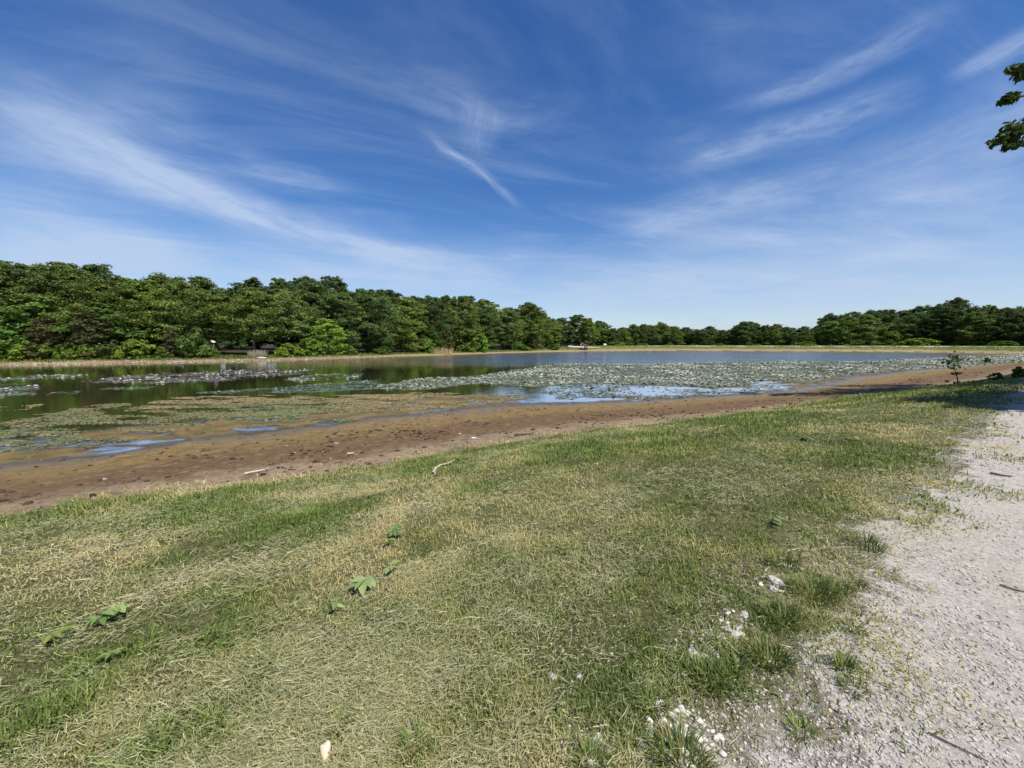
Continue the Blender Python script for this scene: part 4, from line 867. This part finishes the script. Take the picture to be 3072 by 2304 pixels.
def flowers():
    P = np.concatenate(FLOWERS); P = P[np.argsort(np.hypot(P[:, 0], P[:, 1]))]
    u = P[:, 0] / P[:, 1]; inside = np.abs(u) < 1.27
    V, Fq = flower_mesh(); me = meshdata('lily_flower', V, Fq, M_PETAL)
    near = P[inside][:300]; rest = np.concatenate([P[inside][300:], P[~inside]])
    for k, (x, y) in enumerate(near):
        o = link('water_lily_flower', me, None, (x, y, .02)); s = random.uniform(.8, 1.3); o.scale = (s, s, s * random.uniform(.8, 1.3)); o.rotation_euler = (0, 0, random.uniform(0, 6.28))
        tag(o, 'small white water lily flower open among the floating pads', 'flower', 'white lily flowers on the pond')
    n = len(rest); s = rng.uniform(.8, 1.4, n)[:, None, None] * (1 + .004 * np.hypot(rest[:, 0], rest[:, 1]))[:, None, None]; a = rng.uniform(0, 6.28, n)[:, None]; B = V[None] * s
    X_ = B[..., 0] * np.cos(a) - B[..., 1] * np.sin(a) + rest[:, :1]; Y_ = B[..., 0] * np.sin(a) + B[..., 1] * np.cos(a) + rest[:, 1:2]
    Vv = np.stack([X_, Y_, B[..., 2] + .02], -1).reshape(-1, 3); Ff = (np.arange(n)[:, None, None] * len(V) + Fq[None]).reshape(-1, 4)
    tag(link('lily_blossom', meshdata('lily_blossom', Vv, Ff, M_PETAL)), kind='stuff')
    print('flowers', len(P), 'rest', n)
flowers()
TAN, GRN, OLV = (.28, .205, .095), (.105, .150, .065), (.19, .165, .07)
MATS = [([(405, 1218), (480, 1194), (700, 1188), (1050, 1186), (1330, 1178), (1520, 1188), (1520, 1214), (1200, 1238), (1040, 1232), (900, 1208), (600, 1218), (430, 1228)], 330, TAN, .40),
        ([(-60, 1290), (150, 1238), (300, 1213), (390, 1208), (370, 1222), (200, 1246), (60, 1275)], 300, OLV, .42), ([(60, 1305), (150, 1288), (270, 1286), (240, 1310), (100, 1322)], 300, TAN, .42), ([(-60, 1222), (120, 1212), (100, 1226), (-60, 1238)], 260, TAN, .44),
        ([(540, 1242), (700, 1226), (900, 1212), (980, 1230), (870, 1256), (650, 1268)], 300, GRN, .40), ([(-60, 1295), (100, 1272), (330, 1252), (340, 1270), (200, 1300), (-60, 1318)], 260, GRN, .42), ([(70, 1335), (290, 1302), (330, 1306), (250, 1325), (130, 1342)], 260, GRN, .42),
        ([(560, 1218), (900, 1206), (1000, 1216), (1100, 1236), (960, 1262), (820, 1268), (560, 1235)], 200, OLV, .46), ([(980, 1250), (1080, 1236), (1090, 1258), (990, 1272)], 300, GRN, .40), ([(1390, 1190), (1560, 1178), (1640, 1186), (1560, 1200), (1420, 1206)], 260, OLV, .44),
        ([(-60, 1260), (400, 1222), (1100, 1188), (1200, 1220), (900, 1275), (500, 1300), (200, 1330), (-60, 1360)], 230, OLV, .42), ([(-60, 1370), (150, 1325), (450, 1318), (300, 1345), (50, 1378)], 200, (.16, .13, .075), .40)]
def algae():
    Vs, Cs = [], []; DI = disc(5); nd = len(DI)
    for bi, (P, dens, c0, th) in enumerate(MATS):
        Wp = poly_world(P); xs = [p[0] for p in Wp]; ys = [p[1] for p in Wp]
        n = int((max(xs) - min(xs)) * (max(ys) - min(ys)) * dens); x = rng.uniform(min(xs), max(xs), n); y = rng.uniform(min(ys), max(ys), n)
        jx = (fbm(x * .7, y * .7, 220, 3) - .5) * 1.8; jy = (fbm(x * .7, y * .7, 230, 3) - .5) * 1.8
        cl = fbm(x * .8 + y * .2, y * 1.6, 240 + bi, 5)
        k = inpoly(x + jx, y + jy, Wp) & (rng.random(n) < sstep(th - .03, th + .10, cl)); k &= ground_z(x, y) < .015
        x, y, cl = x[k], y[k], cl[k]; n = len(x); rad = rng.uniform(.025, .07, n); a = rng.uniform(0, 6.283, n)
        X_ = rad[:, None] * (DI[:, 0] * np.cos(a)[:, None] - DI[:, 1] * np.sin(a)[:, None]); Y_ = rad[:, None] * (DI[:, 0] * np.sin(a)[:, None] + DI[:, 1] * np.cos(a)[:, None])
        Zz = .004 + rng.random((n, 1)) * .012 + rng.normal(size=X_.shape) * .006
        Vs.append(np.stack([X_ + x[:, None], Y_ + y[:, None], np.maximum(Zz, .002)], -1).reshape(-1, 3))
        c = np.array(c0) * rng.uniform(.6, 1.3, (n, 1)) * (1 + (cl[:, None] - .5) * 1.0); mix = rng.random(n) < .18; c[mix] = np.array(GRN if c0 != GRN else TAN) * rng.uniform(.7, 1.3, (mix.sum(), 1))
        Cs.append(np.repeat(np.clip(c, .01, 1), nd, 0))
    V = np.concatenate(Vs); n = len(V) // nd; print('algae', n)
    tag(link('algae_mat', meshdata('algae_mat', V, np.arange(n * nd).reshape(n, nd), M_ALGAE, np.concatenate(Cs))), kind='stuff')
algae()
def shore_litter():
    """stranded pads and pale bits along the far left shore"""
    n = 3000; px = rng.uniform(-60, 1250, n); k = rng.random(n) < np.interp(px, [-60, 300, 500, 950, 1250], [.35, .4, 1, 1, .1]); px = px[k]; n = len(px)
    Yd = np.interp(px, [-400] + [p[0] for p in SHORE] + [3400], [46] + [p[1] for p in SHORE] + [100]); y = Yd + rng.uniform(-.6, 2.6, n); x = (px - CX) / F * y
    z = np.maximum(ground_z(x, y), 0) + .02; s = .06 + .10 * rng.random(n) ** 2
    b = rng.random((n, 1)); c = np.where(b < .16, np.array((.50, .44, .37)), np.where(b < .8, np.array((.20, .15, .10)), np.array((.32, .25, .18)))) * rng.uniform(.7, 1.2, (n, 1))
    tag(blobs('shore_litter', x, y, z, s, c, M_CLOD, .5), kind='stuff')
shore_litter()

# ------------------------------------------------------------------ far shore objects
def far_xyz(px, off):
    Yd = shore_Y(px) + off; X = (px - CX) / F * Yd; return X, Yd, gz(X, Yd)
def sign():
    X, Yd, z = far_xyz(1813, 9); r = empty('sign', (X, Yd, z)); zc = atY(1813, 1034, Yd)[2] - z
    V, Fq = boxm(0, 0, zc, 1.12, .05, .72); link('board', meshdata('sign_board', V, Fq, M_WHITE), r)
    V, Fq = boxm(0, -.03, zc, .42, .014, .34); link('notice', meshdata('sign_notice', V, Fq, mat_plain('faded_print', (.72, .74, .72), .6, .05)), r)
    V, Fq = joinm([boxm(0, .07, zc / 2 + .1, .1, .08, zc + .7)]); link('post', meshdata('sign_post', V, Fq, M_POST), r)
    tag(r, 'white rectangular signboard on a post at the left end of the dam', 'sign')
sign()
def white_box():
    Yd = shore_Y(645) + 6.5; X = (645 - CX) / F * Yd; z = gz(X, Yd); r = empty('white_box', (X, Yd, z)); zt = atY(645, 1020, Yd)[2] - z
    V = np.array([(-.28, -.2, 0), (.28, -.2, 0), (.28, .2, 0), (-.28, .2, 0), (-.28, -.2, .45), (.28, -.2, .2), (.28, .2, .2), (-.28, .2, .45)]) + (0, 0, zt - .5)
    Fq = np.array([(0, 3, 2, 1), (4, 5, 6, 7), (0, 1, 5, 4), (1, 2, 6, 5), (2, 3, 7, 6), (3, 0, 4, 7)])
    link('body', meshdata('white_box_body', V, Fq, M_WHITE), r); V, Fq = boxm(0, 0, (zt - .5) / 2 - .1, .12, .12, zt - .3); link('post', meshdata('white_box_post', V, Fq, M_POST), r)
    tag(r, 'small white box with a sloping top at the clearing under the trees', 'box')
white_box()
def dock():
    X, Yd, z = far_xyz(1752, 3.5); r = empty('dock', (X, Yd, z)); k = Yd / F            # k = metres per photograph pixel there
    def slab(x0, y0, x1, y1, th, dep, yy=0.0):
        a = Vector((x0 * k, yy, y0 * k)); b = Vector((x1 * k, yy, y1 * k)); m = (a + b) / 2; L = (b - a).length; an = math.atan2(b.z - a.z, b.x - a.x)
        return boxm(m.x, m.y, m.z, L, dep, th, Matrix.Rotation(-an, 3, 'Y'))
    V, Fq = joinm([slab(-10, 14, 6, 6, .18, 1.4), slab(-9, 20, 2, 15, .14, 1.4)]); link('ramp', meshdata('dock_ramp', V, Fq, M_DRIFT), r)
    V, Fq = joinm([boxm(q * k, yy, 8 * k, .16, .16, 20 * k) for q in (-9, 0, 3, 8) for yy in (-.7, .7)] + [slab(-9, 16, 8, 10, .12, .1, -.75), slab(-12, 9, -4, 11, .5, 1.0)]); link('post', meshdata('dock_post', V, Fq, M_DARKWOOD), r)
    V, Fq = joinm([slab(-8, 6, 4, 5.5, .25, 1.2), slab(6, 11, 14, 9, .2, .6)]); link('deck', meshdata('dock_deck', V, Fq, mat_plain('grey_boards', (.55, .56, .60), .6, .2)), r)
    tag(r, 'jumble of dark posts and pale slanting boards on the shore left of the sign', 'dock')
    xx, yy_, zz = far_xyz(1742, 4.2)
    v = IV * (.42, .4, .36); o = link('pale_drum', meshdata('pale_drum', v, IF, mat_plain('cream_plastic', (.74, .64, .46), .5, .1), None, None, True), None, (xx, yy_, atY(1742, 1034, yy_)[2])); o.modifiers.new('s', 'SUBSURF').render_levels = 2
    tag(o, 'round cream coloured lump beside the dark posts and slanting boards', 'drum')
    xa, ya, za = far_xyz(1704, 5.0); xb, yb, zb = far_xyz(1800, 4.6)
    A = Vector(atY(1704, 1039, ya)); B = Vector(atY(1800, 1043, yb)); V, Fq = tube([A, A.lerp(B, .3) + Vector((0, 0, -.1)), A.lerp(B, .6), B], [.3, .28, .22, .12], 7)
    tag(link('fallen_log', meshdata('fallen_log', V, Fq, M_DRIFT, None, None, True)), 'long pale fallen log lying behind the dark posts on the shore', 'log')
dock()
def brush_pile(name, px, py, wpx, hpx, n, mat, label, off, cat, up=.5, seed=0):
    Yd = shore_Y(px) + off; X = (px - CX) / F * Yd; z = max(gz(X, Yd), 0); k = Yd / F; r = random.Random(seed); parts = []
    for i in range(n):
        a = r.uniform(-.5, .5) * wpx * k; b = r.uniform(-.8, .8); L = r.uniform(.5, 1.1) * hpx * k * 1.2; an = r.uniform(-1, 1) * (1.3 if up < .6 else .5); d = Vector((math.sin(an), r.uniform(-.4, .4), abs(math.cos(an)) * (up + .2)))
        p0 = Vector((a, b, 0)); parts.append(tube([p0, p0 + d * L * .5 + Vector((r.uniform(-.1, .1), 0, 0)), p0 + d * L], [.035, .03, .012], 4))
    V, Fq = joinm(parts); return tag(link(name, meshdata(name, V, Fq, mat, None, None, True), None, (X, Yd, z - .05)), label, cat)
M_REED = mat_plain('dry_reed', (.36, .30, .23), .85, .3); M_BRUSH = mat_plain('tan_brush', (.55, .40, .20), .85, .3)
brush_pile('brush_pile', 1325, 1052, 60, 22, 140, M_BRUSH, 'tan brush pile on the shore in the middle of the left wood', 1.5, 'brush pile', .6, 1)
brush_pile('dry_reeds', 775, 1060, 46, 15, 220, M_REED, 'grey-brown clump of dry reeds right of the shaded clearing', 5.5, 'reeds', 1.0, 2)
brush_pile('driftwood_branches', 160, 1082, 120, 12, 40, M_DRIFT, 'tangle of bare driftwood branches on the left shore below the shrubs', .8, 'driftwood', .35, 3)
def pale_rock(px, off, wpx, label, seed):
    x, y, z = far_xyz(px, off); s = wpx / 2 / F * y
    V = IV * rng.uniform(.85, 1.15, (12, 1)) * (s, s * .5, s * .16); o = link('stone', meshdata('shore_stone', V, IF, M_STONE), None, (x, y, z + s * .1)); tag(o, label, 'stone')
pale_rock(783, 3.0, 36, 'flat pale stone lying in front of the dry reeds', 1)
def pale_trunk(px, top, base, lean, label):
    Yd = shore_Y(px) * 1.06 + 5; X, _, zt = atY(px, top, Yd); z = gz(X, Yd); H = zt - z
    r = empty('bare_trunk', (X, Yd, z)); V, Fq = joinm([tube([(0, 0, -.3), (.1, 0, H * .5), (lean * .5, 0, H * .8), (lean, .1, H)], [.16, .13, .10, .05], 7), tube([(lean * .3, 0, H * .7), (-.5, 0, H * .92)], [.08, .03], 6)])
    link('trunk', meshdata('bare_trunk', V, Fq, mat_plain('pale_bark', (.34, .31, .27), .9, .3, 6, .5)), r); tag(r, label, 'tree')
pale_trunk(1110, 985, 1045, -1.0, 'pale leaning bare trunk at the edge of the left wood')
pale_trunk(960, 1010, 1050, .4, 'short pale bare trunk among the front oaks right of the dry reeds')
# sapling and weeds at the right of the mud
def sapling():
    x, y, z = hit(2874, 1152); k = y / F; H = 88 * k; r = np.random.default_rng(77); root = empty('sapling', (x, y, z))
    pts = [(0, 0, -.05), (-4 * k, 0, H * .2), (-9 * k, .05, H * .4), (-14 * k, .05, H * .6), (-20 * k, 0, H * .85)]
    parts = [tube(pts, [.026, .022, .018, .014, .008], 6)]
    clus = [(-20, .90, 14, .8), (-30, .80, 12, .6), (-12, .84, 11, .6), (-36, .70, 8, .4), (-22, .74, 12, .5), (-5, .36, 7, .4), (-14, .34, 7, .4), (-18, .54, 7, .35), (6, .05, 7, .5), (12, .02, 6, .4)]
    Ps, Ns = [], []
    for cx, ch, cr, w in clus:
        c = np.array((cx * k * .8, r.normal() * .15, H * ch)); n = int(30 * w); v = r.normal(size=(n, 3)); Ps.append(c + v * np.array((cr * k * .30, .15, cr * k * .34))); Ns.append(r.normal(size=(n, 3)) * .7 + (0, 0, .6))
        b = min(pts, key=lambda p: abs(p[2] - H * ch * .9)); parts.append(tube([b, tuple(c)], [.012, .005], 5))
    V, Fq = joinm(parts); link('trunk', meshdata('sapling_trunk', V, Fq, M_TWIG, None, None, True), root)
    P = np.concatenate(Ps); N = np.concatenate(Ns); V, Fq = leaf_quads(P, N, .10, r); o = link('crown', meshdata('sapling_crown', V, Fq, M_LEAF, np.repeat(np.array((.075, .105, .03)) * r.uniform(.7, 1.3, (len(P), 1)), 4, 0)), root)
    tag(root, 'thin leaning sapling with sparse dark leaves at the right mud edge', 'sapling')
sapling()
for i, (px, py, hpx, wpx, lab) in enumerate([(2990, 1140, 20, 30, 'low weed bush in tree shade right of the sapling'), (3055, 1132, 28, 36, 'taller weed bush at the right photo edge beside the shaded bank'), (2960, 1088, 14, 14, 'tiny weed on the mud behind the sapling')]):
    x, y, z = hit(px, py); k = y / F; H = hpx * k * 1.1
    plant('weed_bush', f'shrub{i}', x, y, H, (.7, .75, .7), (wpx * k / 2) / (1.8 * H / 2.6), None, lab, 'weed', z=z)
print('objects', len(bpy.data.objects))
